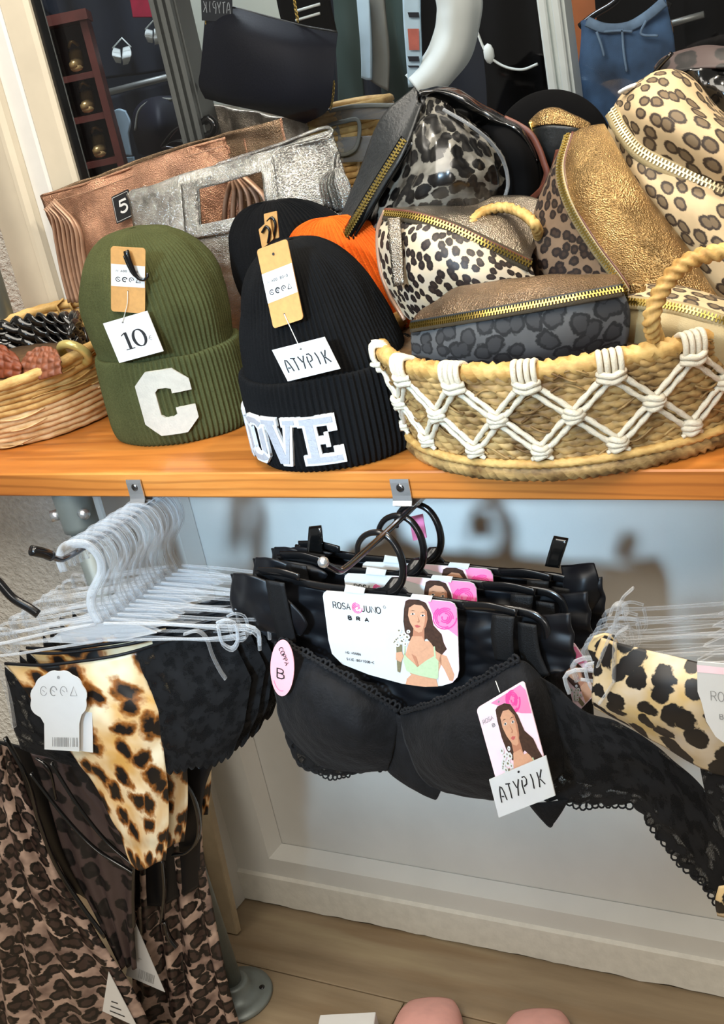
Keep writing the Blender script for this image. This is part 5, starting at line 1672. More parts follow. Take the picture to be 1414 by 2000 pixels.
# black velvet bag with rust edge behind it
t_ = thing('soft_bag', 'soft black bag with a rust-brown edge behind the glossy leopard bag', 'bag', W(990, 480, .30))
rows = [[(900, 215, .31), (950, 222, .29), (1000, 238, .29), (1040, 270, .32)], [(930, 270, .31), (975, 280, .26), (1020, 290, .26), (1060, 310, .32)], [(950, 340, .31), (985, 345, .26), (1030, 345, .26), (1068, 345, .32)], [(950, 420, .31), (990, 420, .27), (1030, 420, .27), (1060, 400, .32)]]
F_ = bag_rows(rows)
B_ = bag_rows([[(x, y, Y + (.05 if 0 < i < 3 else .005)) for i, (x, y, Y) in enumerate(r)] for r in rows[::-1]])
link('body', G().grid(loft(F_ + B_, 40, 60)), M['black_velvet'], t_)
link('edge_trim', G().tube(cr([W(x, y, .288) for x, y in ((985, 232), (1012, 245), (1036, 262), (1052, 290), (1062, 318), (1068, 340), (1058, 372))], 40), .0032, 8, flat=(1.3, .6)), M['brown_leather'], t_)
g = G().grid(loft([[W(1030, 388, .26), W(1062, 360, .24), W(1080, 330, .225), W(1090, 292, .22)], [W(1042, 394, .258), W(1072, 364, .235), W(1092, 332, .218), W(1100, 290, .215)]], 40, 6), thick=.0035)
tag(link('leather_strap', g, M['brown_leather']), 'thin brown leather strap curving between the soft black bag and the gold bag', 'strap')

# fluffy black hat and gold pouch at the back
g = G()
c0 = W(1078, 300, .40)
R_ = []
for a in np.linspace(0, PI / 2, 20):
    R_.append((.078 * math.cos(a), .076 * math.sin(a)))
g.lathe([(.06, -.02)] + R_, c0, 48, ey=.35)
tag(link('fur_hat', g, M['black_velvet']), 'rounded black fluffy hat at the back, under the jeans', 'hat')
t_ = thing('pouch_bag', 'small gold pouch with dark side, behind the gold belt bag', 'bag', W(1090, 330, .33))
rows = [[(1036, 238, .33), (1060, 220, .315), (1090, 215, .31), (1122, 225, .315), (1150, 245, .33)], [(1040, 250, .325), (1065, 245, .30), (1095, 245, .295), (1125, 250, .30), (1150, 262, .325)]]
rows2 = [rows[1], [(1046, 285, .325), (1070, 290, .30), (1098, 290, .30), (1125, 290, .30), (1150, 290, .325)], [(1058, 330, .33), (1080, 350, .32), (1100, 350, .32), (1125, 350, .32), (1150, 350, .33)]]
link('top_panel', G().grid(wrinkle(loft(bag_rows([[(x, y + 8, Y + .05) for x, y, Y in rows[0]]] + rows), 36, 20), .003, 30), thick=.002), M['gold'], t_)
link('side_panel', G().grid(loft(bag_rows(rows2), 36, 20), thick=.002), M['black_strap'], t_)
link('zip_teeth', G().tube(cr([W(1036, 238, .322), W(1040, 262, .32), W(1046, 290, .32)], 14), .0026, 6, strands=(2, .006, .3)), M['brass'], t_)
# black vinyl bag in the far corner
t_ = thing('shoulder_bag', 'black vinyl bag with dark leopard top in the upper right corner', 'bag', W(1400, 300, .36))
rows = [[(1280, 135, .40), (1300, 112, .385), (1345, 98, .38), (1420, 96, .38), (1520, 110, .39)], [(1290, 150, .37), (1320, 140, .35), (1365, 135, .345), (1430, 135, .345), (1520, 150, .36)]]
rows2 = [rows[1], [(1330, 200, .36), (1360, 190, .34), (1395, 195, .335), (1440, 200, .335), (1520, 210, .35)], [(1370, 260, .36), (1390, 270, .34), (1420, 280, .34), (1450, 280, .34), (1530, 290, .35)], [(1380, 330, .37), (1400, 340, .36), (1430, 340, .36), (1460, 340, .36), (1530, 340, .36)]]
link('top_panel', G().grid(wrinkle(loft(bag_rows([[(x, y + 40, Y + .05) for x, y, Y in rows[0]]] + rows), 40, 24), .004, 30), thick=.002), M['leo_mesh'], t_)
link('body', G().grid(wrinkle(loft(bag_rows(rows2), 50, 40), .010, 45, 2), thick=.002), M['black_vinyl'], t_)
link('strap', G().tube(cr([W(x, y, .33) for x, y in ((1215, 190), (1236, 172), (1262, 160), (1290, 128), (1312, 104))], 24), .004, 8, flat=(.6, 1.5)), M['black_vinyl'], t_)


# ================================================================== BELOW THE SHELF
# --- clear plastic hangers
def clear_hanger(loc, label, group=None, mat='clear'):
    o = thing('clear_hanger', label, 'hanger', loc, group)
    L = np.array(loc)
    q = lambda pts, n: L + cr([(x, y, z) for x, y, z in pts], n)
    hook = [(-.0245, 0, -.034), (-.0250, 0, -.019), (-.016, 0, -.004), (0, 0, 0), (.016, 0, -.004), (.0255, 0, -.021), (.0225, 0, -.040), (.011, 0, -.055), (.001, 0, -.068), (-.004, 0, -.086), (0, 0, -.106)]
    hp = q(hook, 48)
    hT = np.gradient(hp, axis=0)
    hT /= np.linalg.norm(hT, axis=1, keepdims=True)
    hB = np.stack([hT[:, 2], 0 * hT[:, 0], -hT[:, 0]], 1) * np.linspace(.0040, .0046, 48)[:, None]
    g = G().grid(np.stack([hp - hB + [0, -.0005, 0], hp + hB + [0, -.0005, 0]]), thick=.001)
    g.tube(hp - hB, .0014, 7)
    g.tube(hp + hB, .0014, 7)
    link('hook', g, M[mat], o)
    g = G()
    g.prism([L + np.array([x, -.0016, z]) for x, z in ((-.075, -0.1250), (-.055, -.113), (-.008, -0.1060), (.010, -0.1060), (.05, -.113), (.07, -0.1250), (.03, -0.1300), (-.03, -0.1310))], .0032)
    link('plate', g, M[mat], o, False)
    for s in (-1, 1):
        g = G().tube(q([(s * .006, 0, -0.1070), (s * .06, 0, -0.1120), (s * .12, 0, -0.1200), (s * .165, 0, -0.1250), (s * .185, 0, -0.1260), (s * .196, 0, -0.1340), (s * .194, 0, -0.1530)], 26), .0023, 7)
        g.tube(q([(s * .004, 0, -0.1300), (s * .08, 0, -0.1350), (s * .14, 0, -0.1390), (s * .18, 0, -0.1360)], 12), .0020, 6)
        link('arm', g, M[mat], o)
        g = G().tube(q([(s * .150, -.004, -0.1170), (s * .162, -.006, -0.1130), (s * .172, -.004, -0.1190), (s * .170, -.004, -0.1410), (s * .160, -.004, -0.1510), (s * .150, -.004, -0.1430), (s * .150, -.004, -0.1210)], 22), .0019, 6)
        link('clip', g, M[mat], o)
    return o


def rod_z(y):
    return np.interp(-y, [-.05, 0, .10, .153, .163], [.855, .855, .858, .8615, .868]) + .0096


HX = -.275
hf = clear_hanger((HX, -.128, rod_z(-.128)), 'front clear plastic hanger on the left prong, holding the leopard brief with a white tag', None, 'frosted')
hf.rotation_euler = (0, 0, math.radians(16))
h0 = clear_hanger((HX, -.114, rod_z(-.114)), 'clear plastic hanger bunched behind the front one on the left prong', 'clear hangers on the left prong')
h0.rotation_euler = (0, 0, math.radians(9))
for k in range(12):
    y = -.101 + k * .0126
    copy_tree(h0, (HX + .002 * math.sin(k * 2.1), y, rod_z(y)), 'clear plastic hanger bunched behind the front one on the left prong', 'clear hangers on the left prong', math.radians(13 - .5 * k + 5 * math.sin(k * 1.7)))
h0b = copy_tree(hf, (.498, -.105, rod_z(-.105)), 'front clear plastic hanger on the right prong, over the cream leopard bra', None, math.radians(3))
for k in range(8):
    y = -.085 + k * .0145
    copy_tree(h0, (.498, y, rod_z(y)), 'clear plastic hanger bunched behind the front one on the right prong', 'clear hangers on the right prong', math.radians(2 + 5 * math.sin(k * 2.3)))
g = G().tube(cr([(-.72, -.06, .70), (-.64, -.075, .735), (-.585, -.09, .772), (-.56, -.1, .80)], 24), .006, 10)
PLL = (-.321, -.113, 16)
g = G().tube(cr([WP(x, y, PLL, .0) for x, y in ((-40, 1105), (-5, 1135), (25, 1168), (58, 1188), (75, 1200))], 24), .0062, 10, flat=(1, .7))
tag(link('black_hanger', g, M['black_plastic']), 'curved black hanger arm at the left edge below the shelf', 'hanger')


# --- leopard briefs with lace sides
def rows_p(pl, rows):
    return [[WP(p[0], p[1], pl, p[2] if len(p) > 2 else 0.0) for p in r] for r in rows]


def scallop(rows, amp, n, nu=200):
    """ripple the last row of points into lace scallops"""
    R = [cr(r, nu) for r in rows]
    e = R[-1]
    d = e - R[-2]
    d /= np.maximum(np.linalg.norm(d, axis=1, keepdims=True), 1e-9)
    w = np.abs(np.sin(np.linspace(0, n * PI, nu)))[:, None]
    R[-1] = e + d * amp * w
    return R


def loft_edge(R, nv):                    # rows already sampled: smooth across them
    k = len(R)
    R = np.array(R)
    t = np.linspace(0, k - 1, nv)
    i = np.minimum(t.astype(int), k - 2)
    f = (t - i)[:, None, None]
    return R[i] * (1 - f) + R[i + 1] * f


br = thing('leopard_brief', 'gold satin leopard brief with black lace sides and a white scalloped tag, foremost', 'brief', WP(290, 1700, PLL))
rw = [[(12, 1297, .004), (80, 1300, .010), (160, 1292, .012), (225, 1282, .010), (270, 1271, .006)], [(42, 1335, .008), (120, 1345, .018), (190, 1345, .020), (250, 1342, .016), (290, 1336, .010)], [(85, 1400, .01), (150, 1405, .022), (210, 1405, .024), (270, 1402, .02), (315, 1395, .012)], [(140, 1470, .012), (190, 1475, .022), (240, 1475, .024), (285, 1472, .02), (320, 1465, .012)], [(190, 1540, .012), (225, 1545, .020), (260, 1545, .022), (300, 1542, .018), (328, 1535, .012)], [(230, 1620, .012), (255, 1625, .018), (282, 1625, .018), (308, 1620, .016), (330, 1610, .012)], [(258, 1692, .010), (272, 1699, .012), (290, 1692, .012), (306, 1684, .012), (324, 1680, .010)]]
P = wrinkle(loft(rows_p(PLL, rw), 44, 70), .003, 34, 2)
link('front_panel', G().grid(P, thick=.0015), M['leo_gold'], br)
rw = [[(10, 1302, .002), (30, 1320, .004), (60, 1350, .006)], [(18, 1360, .002), (50, 1380, .006), (95, 1410, .008)], [(28, 1420, .002), (80, 1450, .006), (145, 1475, .010)], [(40, 1462, .002), (110, 1485, .004), (185, 1500, .010)]]
link('lace_side', G().grid(wrinkle(loft(rows_p(PLL, rw), 24, 30), .003, 40), thick=.0012), M['lace'], br)
rw = [[(268, 1272, .008), (310, 1256, .010), (355, 1244, .012), (400, 1233, .010), (442, 1222, .004)], [(285, 1320, .013), (330, 1312, .016), (375, 1302, .016), (425, 1292, .012), (468, 1275, .004)], [(312, 1385, .013), (350, 1380, .018), (400, 1368, .018), (450, 1350, .012), (492, 1325, .004)], [(318, 1450, .012), (355, 1448, .016), (395, 1440, .016), (440, 1425, .012), (478, 1410, .004)]]
sc_rows = scallop(rows_p(PLL, rw + [[(326, 1505, .011), (350, 1502, .012), (385, 1495, .012), (420, 1490, .010), (455, 1470, .004)]]), .006, 9)
link('lace_side', G().grid(wrinkle(loft_edge(sc_rows, 34), .005, 38, 4), thick=.0012), M['lace'], br)
link('waistband', G().tube(cr([WP(x, y, PLL, o_) for x, y, o_ in ((10, 1296, .006), (80, 1299, .013), (160, 1291, .015), (225, 1281, .013), (270, 1270, .010), (355, 1243, .013), (442, 1221, .005))], 60), .0022, 6), M['black_satin'], br)
# scalloped white tag, second tag behind it
cdd = Card(WP(58, 1312, PLL, .03), WP(172, 1312, PLL, .034), WP(62, 1466, PLL, .03), pix=((58, 1312), (172, 1312), (62, 1466)))
ol = []
for a in np.linspace(150, 390, 40):
    r_ = 54 + 3.0 * abs(math.sin(math.radians(a) * 6))
    ol.append((115 + r_ * math.cos(math.radians(a)), 1366 + r_ * math.sin(math.radians(a))))
ol += [(160, 1398), (157, 1412), (158, 1466), (88, 1463), (87, 1412), (80, 1400)]
wt = link('swing_tag', cdd.base([cdd.uv(*p) for p in ol]), M['white_gloss'], br, False)
g = G()
care_marks(g, cdd, .18, .235, .115, 1.0, .0008)
barcode(g, cdd, *cdd.uv(104, 1438), .44, .12)
dot(g, cdd, *cdd.uv(115, 1322), .025, .8)
link('print', g, M['grey_ink'], wt, False)
cd2 = Card(WP(150, 1388, PLL, .026), WP(180, 1392, PLL, .026), WP(152, 1466, PLL, .026))
link('swing_tag', cd2.base(), M['white'], br, False)
# clear side strap of the front hanger
g = G().tube(cr([WP(x, y, PLL, .022) for x, y in ((360, 1238), (385, 1232), (402, 1245), (415, 1280), (430, 1310), (441, 1326))], 30), .0028, 8, flat=(.6, 1.5))
link('clear_strap', g, M['clear'], br)
g = G().tube(cr([WP(x, y, PLL, .02) for x, y in ((-10, 1290), (5, 1320), (18, 1365), (28, 1420))], 24), .0030, 8, flat=(.6, 1.5))
link('clear_strap', g, M['clear'], br)
for k, (dx, dy, dz) in enumerate(((.010, .020, .0), (.004, .038, -.004), (.012, .056, .003), (.006, .074, -.002), (.010, .094, .002), (.004, .116, .0))):
    l_ = br.location
    copy_tree(br, (l_[0] + dx, l_[1] + dy, l_[2] + dz + .006), 'leopard brief with black lace sides hanging further back on the left prong', 'leopard briefs further back', math.radians(-2 * k + 3 * math.sin(k * 2)), drop=('swing_tag', 'clear_strap') + (() if k in (1, 4) else ('front_panel',)))


# --- leopard night dresses with black straps
def pleat(P, amp, n, seed=0.0):
    N = normals(P)
    nv, nu = P.shape[:2]
    for a in range(nv):
        for b in range(nu):
            u = b / (nu - 1)
            f = min(1, a / nv * 1.6 + .25)
            P[a, b] += N[a, b] * amp * f * (math.sin(2 * PI * n * (u + .05 * nz(u * 4, a * .04, seed))) + .6 * nz(u * 7, a * .05, seed + 3))
    return P


PD = (-.36, -.10, 10)
d1 = thing('night_dress', 'brown leopard satin night dress with black piping, hanging at the lower left', 'dress', WP(150, 2050, PD))
rw = [[(-70, 1440), (-10, 1450), (22, 1462)], [(-70, 1560), (10, 1560), (58, 1565)], [(-70, 1680), (40, 1690), (120, 1700)], [(-70, 1800), (70, 1810), (190, 1825)], [(-70, 1920), (100, 1930), (260, 1930)], [(-70, 2080), (130, 2080), (330, 2080)]]
P = pleat(loft(rows_p(PD, [[(x, y, .016 + .02 * (i == 1)) for i, (x, y) in enumerate(r)] for r in rw]), 90, 80), .007, 5)
link('skirt', G().grid(P, thick=.0015), M['leo_brown'], d1)
rw = [[(60, 1470), (130, 1480), (200, 1500)], [(95, 1560), (170, 1580), (235, 1620)], [(130, 1680), (200, 1690), (262, 1700)], [(190, 1800), (230, 1790), (262, 1800)], [(235, 1890), (252, 1885), (266, 1890)]]
link('bodice', G().grid(pleat(loft(rows_p(PD, [[(x, y, -.004) for x, y in r] for r in rw]), 50, 60), .004, 3, 2), thick=.0015), M['leo_mesh'], d1)
for q, r_ in ((((10, 1440), (55, 1525), (75, 1600), (110, 1690), (160, 1770), (205, 1830)), .0030), (((60, 1510), (130, 1600), (190, 1660), (262, 1706)), .0024), (((100, 1490), (150, 1570), (205, 1640), (262, 1690)), .0024), (((262, 1690), (260, 1750), (262, 1810)), .0022), (((70, 1480), (95, 1500), (110, 1560)), .0020)):
    link('black_piping', G().tube(cr([WP(x, y, PD, .026) for x, y in q], 50), r_, 8, flat=(.8, 1.3)), M['black_vinyl'], d1)
PE = (-.30, -.04, 8)
d2 = thing('night_dress', 'darker leopard satin night dress behind the brief, hanging over the pipe leg', 'dress', WP(340, 2050, PE))
rw = [[(255, 1500), (330, 1500), (395, 1500)], [(255, 1640), (330, 1640), (395, 1640)], [(255, 1760), (335, 1750), (408, 1740)], [(258, 1880), (350, 1870), (432, 1860)], [(260, 2080), (370, 2080), (490, 2080)]]
P = pleat(loft(rows_p(PE, [[(x, y, .0) for x, y in r] for r in rw]), 80, 70), .008, 4, 5)
link('skirt', G().grid(P, thick=.0015), M['leo_brown'], d2)
for q in (((335, 1490), (372, 1545), (388, 1600), (385, 1640), (365, 1664), (338, 1670)), ((318, 1680), (322, 1740), (316, 1800)), ((322, 1800), (330, 1830), (345, 1850))):
    link('black_piping', G().tube(cr([WP(x, y, PE, .02) for x, y in q], 40), .0034, 8, flat=(.7, 1.5)), M['black_vinyl'], d2)
rw = [[(-30, 1440), (120, 1470), (330, 1470), (440, 1440)], [(10, 1540), (150, 1560), (330, 1560), (400, 1540)], [(60, 1640), (200, 1680), (330, 1680), (392, 1640)], [(130, 1740), (235, 1770), (320, 1765), (390, 1730)]]
link('dark_bodice', G().grid(pleat(loft(rows_p(PE, [[(x, y, .006) for x, y in r] for r in rw]), 50, 40), .003, 4, 1), thick=.0015), M['black_satin'], d2)
for k, (pl_, par, px, bars) in enumerate(((PE, d2, ((262, 1798), (322, 1938), (246, 1905)), True), (PD, d1, ((212, 1898), (268, 2006), (200, 1975)), False))):
    a, b, c = [WP(x, y, pl_, .032) for x, y in px]
    e = a + (b - a) * .06
    cdd = Card(c, b, a)
    wt = link('swing_tag', G().prism([a, e, b, b * .94 + c * .06, c], .001), M['white_gloss'], par, False)
    g = G()
    if bars:
        barcode(g, cdd, .30, .06, .38, .16, seed=4)
        ribbon(g, [cdd.pt(.24, .40, .0005), cdd.pt(.32, .40, .0005)], .0012, cdd.n)
    else:
        for r_ in range(3):
            ribbon(g, [cdd.pt(.2, .1 + .12 * r_, .0005), cdd.pt(.62 - .12 * r_, .12 + .12 * r_, .0005)], .0022, cdd.n)
    link('print', g, M['grey_ink'] if bars else M['ink'], wt, False)

# --- black bras on black hangers
PB = (.091, -.056, -5)
bra = thing('black_bra', 'foremost black lace bra with sticker, swing tag and picture card', 'bra', WP(745, 1040, PB))
g = G()
rp = cr([WP(x, y, PB) for x, y in ((698, 1084), (700, 1062), (714, 1045), (738, 1040), (760, 1050), (778, 1075), (787, 1105), (786, 1130), (776, 1148), (764, 1160))], 44)
hgr = link('hanger', G().tube(cr([WP(x, y, PB) for x, y in ((500, 1122), (570, 1134), (640, 1147), (770, 1162), (900, 1180), (1000, 1192), (1040, 1200), (1062, 1216), (1069, 1236), (1070, 1256))], 70), .0050, 10, flat=(1.1, .6)), M['black_plastic'], bra)
g = G().tube(rp, np.concatenate([np.linspace(.0034, .0046, 34), np.linspace(.0046, .007, 10)]), 10, flat=(.9, 1))
g.prism([WP(x, y, PB, .002) for x, y in ((712, 1155), (748, 1148), (762, 1130), (780, 1130), (782, 1148), (800, 1166), (800, 1172), (712, 1162))], .004)
link('hook', g, M['black_plastic'], hgr)
for x0, x1, y in ((505, 585, 1118), (905, 1010, 1186)):
    g = G()
    pts = cr([WP(x0, y - 3, PB, .008), WP((x0 + x1) / 2, y - 5 + (4 if x0 > 800 else 4), PB, .009), WP(x1, y + (12 if x0 > 800 else 10), PB, .008)], 16)
    g.tube(pts, .0036, 8, flat=(1.4, .5))
    link('clip', g, M['black_plastic'], hgr)


def crop(cx, cy):        # photo position of a point read off an enlarged view of the front card
    return 600 + cx * .2263, 1120 + cy * .2264


cpx = ((632, 1158), (884, 1176), (648, 1304))
card = Card(WP(632, 1158, PB, .010), WP(884, 1176, PB, .010), WP(648, 1304, PB, .012), pix=cpx)
ol = [(134, 196), (142, 168), (165, 152), (400, 168), (800, 200), (1230, 244), (1268, 262), (1290, 300), (1300, 380), (1335, 790), (1325, 850), (1285, 900), (1200, 930), (1060, 945), (860, 928), (560, 862), (310, 778), (215, 690), (182, 570)]
U_ = lambda cx, cy: tuple(card.uv(*crop(cx, cy)))
cb = link('picture_card', card.base([U_(*p) for p in ol], .0012), M['white_gloss'], bra, False, label='white card with pink rose and printed portrait')


def figure(parent, cdd, f, scale=1.0, lower=True, hp=.0004):
    """printed portrait: flat shapes in layers, f maps sheet coordinates to card (u, v)"""
    def poly(g, pts, h, m):
        g.add([cdd.pt(*f(*p), hp + h * .00012) for p in pts], [tuple(range(len(pts)))], None, m)
    g = G()
    mats = [M['hair'], M['skin'], M['skin_dark'], M['lips'], M['mint'], M['leaf'], M['ink'], M['white']]
    if lower:
        poly(g, [(1180, 660), (1230, 680), (1300, 830), (1290, 885), (1262, 880), (1215, 790), (1165, 720)], 1, 1)
        poly(g, [(940, 840), (1150, 870), (1170, 935), (1050, 943), (890, 930), (900, 880)], 1, 1)
    poly(g, [(900, 600), (960, 560), (1080, 560), (1180, 640), (1190, 740), (1150, 860), (930, 840), (870, 720)], 1, 1)
    poly(g, [(870, 235), (900, 222), (980, 226), (1040, 250), (1085, 330), (1110, 430), (1180, 500), (1200, 570), (1228, 620), (1190, 668), (1140, 640), (1100, 580), (1060, 540), (1000, 560), (905, 560), (870, 480), (856, 400), (858, 300)], 2, 0)
    poly(g, [(945, 440), (1035, 440), (1040, 560), (1075, 590), (1000, 640), (930, 590), (940, 520)], 3, 2)
    poly(g, [(935, 520), (1020, 520), (1040, 560), (1090, 590), (1000, 660), (900, 600)], 3.5, 1)
    poly(g, [(900, 290), (945, 262), (1010, 272), (1052, 320), (1060, 380), (1048, 440), (1018, 482), (990, 490), (955, 472), (915, 410), (895, 350)], 4, 1)
    poly(g, [(1030, 300), (1052, 320), (1060, 380), (1048, 440), (1018, 482), (1035, 420), (1040, 360)], 5, 2)
    for ex, ey in ((936, 338), (1020, 350)):
        poly(g, [(ex - 22, ey + 2), (ex, ey - 9), (ex + 20, ey), (ex, ey + 9)], 6, 7)
        poly(g, [(ex - 10, ey), (ex, ey - 9), (ex + 10, ey), (ex, ey + 8)], 7, 6)
        poly(g, [(ex - 26, ey - 22), (ex, ey - 30), (ex + 24, ey - 22), (ex, ey - 25)], 6, 0)
    poly(g, [(975, 350), (985, 395), (968, 402), (990, 410), (998, 396)], 6, 2)
    poly(g, [(952, 432), (975, 425), (985, 429), (1008, 436), (985, 449), (968, 447)], 6, 3)
    if lower:
        poly(g, [(870, 660), (900, 700), (950, 740), (990, 775), (1060, 720), (1125, 680), (1165, 720), (1170, 850), (1160, 872), (1060, 858), (940, 832), (895, 810), (866, 730)], 4, 4)
        poly(g, [(935, 665), (975, 690), (1000, 770), (985, 775), (960, 720)], 5, 2)
        poly(g, [(868, 600), (880, 600), (878, 680), (868, 680)], 4, 4)
        poly(g, [(1118, 600), (1130, 600), (1142, 690), (1128, 690)], 4, 4)
        poly(g, [(800, 660), (850, 650), (868, 690), (845, 740), (800, 720)], 4, 1)
    poly(g, [(800, 600), (850, 590), (856, 700), (840, 830), (815, 820), (806, 700)], 3, 5)
    rr = random.Random(3)
    for k in range(16):
        a, b = 780 + rr.random() * 140, 470 + rr.random() * 125
        s = 16 + rr.random() * 10
        poly(g, [(a + s * math.cos(t_), b + s * .9 * math.sin(t_)) for t_ in np.linspace(0, 2 * PI, 8)[:-1]], 5 + k * .05, 7)
        poly(g, [(a + s * .35 * math.cos(t_), b + s * .35 * math.sin(t_)) for t_ in np.linspace(0, 2 * PI, 6)[:-1]], 6 + k * .05, 5)
    return link('portrait', g, mats, parent, False)


def rose_print(parent, cdd, f, pts_bg, c, r, pts_pale=None):
    g = G()
    if pts_pale:
        g.add([cdd.pt(*f(*p), .0002) for p in pts_pale], [tuple(range(len(pts_pale)))], None, 1)
    g.add([cdd.pt(*f(*p), .0003) for p in pts_bg], [tuple(range(len(pts_bg)))], None, 0)
    for k in range(6):
        a0 = k * 67
        rr = r * (1 - k * .15)
        ribbon(g, [cdd.pt(*f(c[0] + rr * math.cos(math.radians(a)), c[1] + rr * .95 * math.sin(math.radians(a))), .00036 + k * .00001) for a in range(a0, a0 + 250, 18)], .0016, cdd.n, 2)
    return link('rose_print', g, [M['pink'], M['pale_pink'], M['hot_pink']], parent, False)


rose_print(cb, card, U_, [(1050, 226), (1230, 244), (1268, 262), (1290, 300), (1300, 380), (1312, 520), (1240, 470), (1130, 420)], (1200, 370), 95,
           [(560, 182), (800, 200), (1230, 244), (1268, 262), (1290, 300), (1300, 380), (1335, 790), (1325, 850), (1285, 900), (1180, 930), (1140, 600), (980, 300), (860, 270)])
figure(cb, card, U_)
g = G()
us = 1 / np.linalg.norm(card.x)
u0, v0 = U_(232, 292)
write(g, card, 'ROSA', u0, v0, .030, .080, .0011, 1.22, skew=.06)
write(g, card, 'JUNO', U_(490, 330)[0], U_(490, 322)[1], .033, .080, .0011, 1.2, skew=.06)
write(g, card, 'BRA', U_(372, 392)[0], U_(372, 388)[1], .027, .045, .0017, 2.5, skew=.06)
write(g, card, 'NO.45086', U_(345, 684)[0], U_(345, 680)[1], .013, .028, .0006, 1.25, skew=.06)
write(g, card, 'SIZE:80/100B-C', U_(355, 740)[0], U_(355, 738)[1], .0135, .030, .0006, 1.22, skew=.06)
for k in range(4):
    c = U_(448, 292)
    ribbon(g, [card.pt(c[0] + (.040 - .009 * k) * math.cos(a), c[1] + (.068 - .016 * k) * math.sin(a), .0005) for a in np.linspace(k, k + 4.6, 16)], .0009, card.n, 1)
c = U_(690, 285)
ribbon(g, [card.pt(c[0] + .009 * math.cos(a), c[1] + .016 * math.sin(a), .0005) for a in np.linspace(0, 6.3, 10)], .0004, card.n)
link('lettering', g, [M['ink'], M['hot_pink']], cb, False)
for q in (((330, 98), (500, 128), (488, 176), (318, 160)), ((905, 178), (1082, 196), (1066, 246), (884, 214))):
    link('card_tab', G().prism([WP(*crop(*p), PB, .0115) for p in q], .0010), M['white_gloss'], cb, False)

# cloth of the bra: folded band behind the card, straps, cups, lace wing
rw = [[(452, 1120, .0), (560, 1134, -.010), (660, 1155, -.014), (770, 1168, -.014), (900, 1186, -.014), (1010, 1202, -.010), (1116, 1196, -.004)], [(460, 1170, .002), (560, 1190, -.004), (660, 1215, -.008), (770, 1230, -.008), (900, 1240, -.008), (1010, 1250, -.004), (1120, 1252, .0)], [(485, 1215, .004), (570, 1250, .0), (660, 1290, -.004), (770, 1320, -.006), (900, 1320, -.006), (1010, 1310, -.002), (1118, 1300, .0)], [(530, 1250, .006), (590, 1310, .006), (680, 1370, .004), (775, 1420, .002), (890, 1400, .002), (1010, 1340, .004), (1060, 1330, .006)]]
link('band', G().grid(wrinkle(loft(rows_p(PB, rw), 90, 44), .007, 34, 5, (1, 1, 2)), thick=.002), M['black_satin'], bra)
rw = [[(455, 1120, .012), (490, 1122, .016), (525, 1136, .012)], [(452, 1150, .012), (495, 1160, .020), (560, 1168, .014)], [(458, 1195, .012), (510, 1205, .020), (600, 1215, .014)], [(480, 1222, .01), (520, 1232, .016), (590, 1240, .012)]]
link('band_fold', G().grid(wrinkle(loft(rows_p(PB, rw), 30, 24), .003, 50, 2), thick=.002), M['black_satin'], bra)
for q in (([(962, 1200, .012), (1006, 1204, .012)], [(960, 1240, .016), (1003, 1244, .016)], [(968, 1288, .016), (1006, 1296, .016)]), ([(1012, 1214, .008), (1048, 1220, .008)], [(1016, 1270, .010), (1056, 1274, .010)], [(1035, 1320, .010), (1074, 1318, .010)]), ([(520, 1132, .020), (556, 1138, .02)], [(530, 1190, .020), (566, 1190, .020)], [(545, 1250, .018), (580, 1254, .018)])):
    link('strap', G().grid(loft(rows_p(PB, q), 5, 16), thick=.0018), M['black_band'], bra)
rw = [[(540, 1252, .014), (600, 1284, .024), (690, 1336, .026), (778, 1392, .012)], [(536, 1300, .016), (600, 1330, .042), (690, 1378, .046), (776, 1420, .014)], [(540, 1350, .016), (605, 1385, .052), (690, 1425, .054), (770, 1450, .016)], [(548, 1400, .014), (615, 1445, .042), (690, 1470, .044), (764, 1478, .016)], [(560, 1430, .008), (625, 1490, .012), (690, 1503, .014), (758, 1502, .012)]]
link('cup', G().grid(wrinkle(loft(rows_p(PB, rw), 50, 50), .0015, 60), thick=.003), M['black_cup'], bra)
rw2 = [[(782, 1396, .012), (860, 1374, .026), (940, 1332, .028), (1012, 1290, .022), (1052, 1318, .012)], [(790, 1430, .014), (865, 1420, .046), (945, 1390, .052), (1030, 1350, .040), (1070, 1360, .014)], [(802, 1470, .016), (872, 1470, .054), (955, 1450, .060), (1040, 1415, .044), (1086, 1405, .014)], [(820, 1510, .014), (890, 1518, .044), (965, 1508, .050), (1045, 1480, .038), (1095, 1455, .012)], [(852, 1538, .008), (910, 1552, .014), (970, 1558, .016), (1040, 1544, .014), (1100, 1505, .010)]]
link('cup', G().grid(wrinkle(loft(rows_p(PB, rw2), 56, 50), .0015, 60, 3), thick=.003), M['black_cup'], bra)
rw3 = [[(765, 1388, .012), (780, 1396, .014), (796, 1402, .012)], [(760, 1450, .012), (785, 1460, .016), (812, 1470, .012)], [(756, 1500, .010), (795, 1512, .014), (845, 1530, .010)], [(800, 1535, .010), (830, 1548, .012), (862, 1536, .010)], [(842, 1554, .010), (852, 1560, .010), (860, 1548, .010)]]
link('gore', G().grid(loft(rows_p(PB, rw3), 14, 26), thick=.002), M['black_cup'], bra)


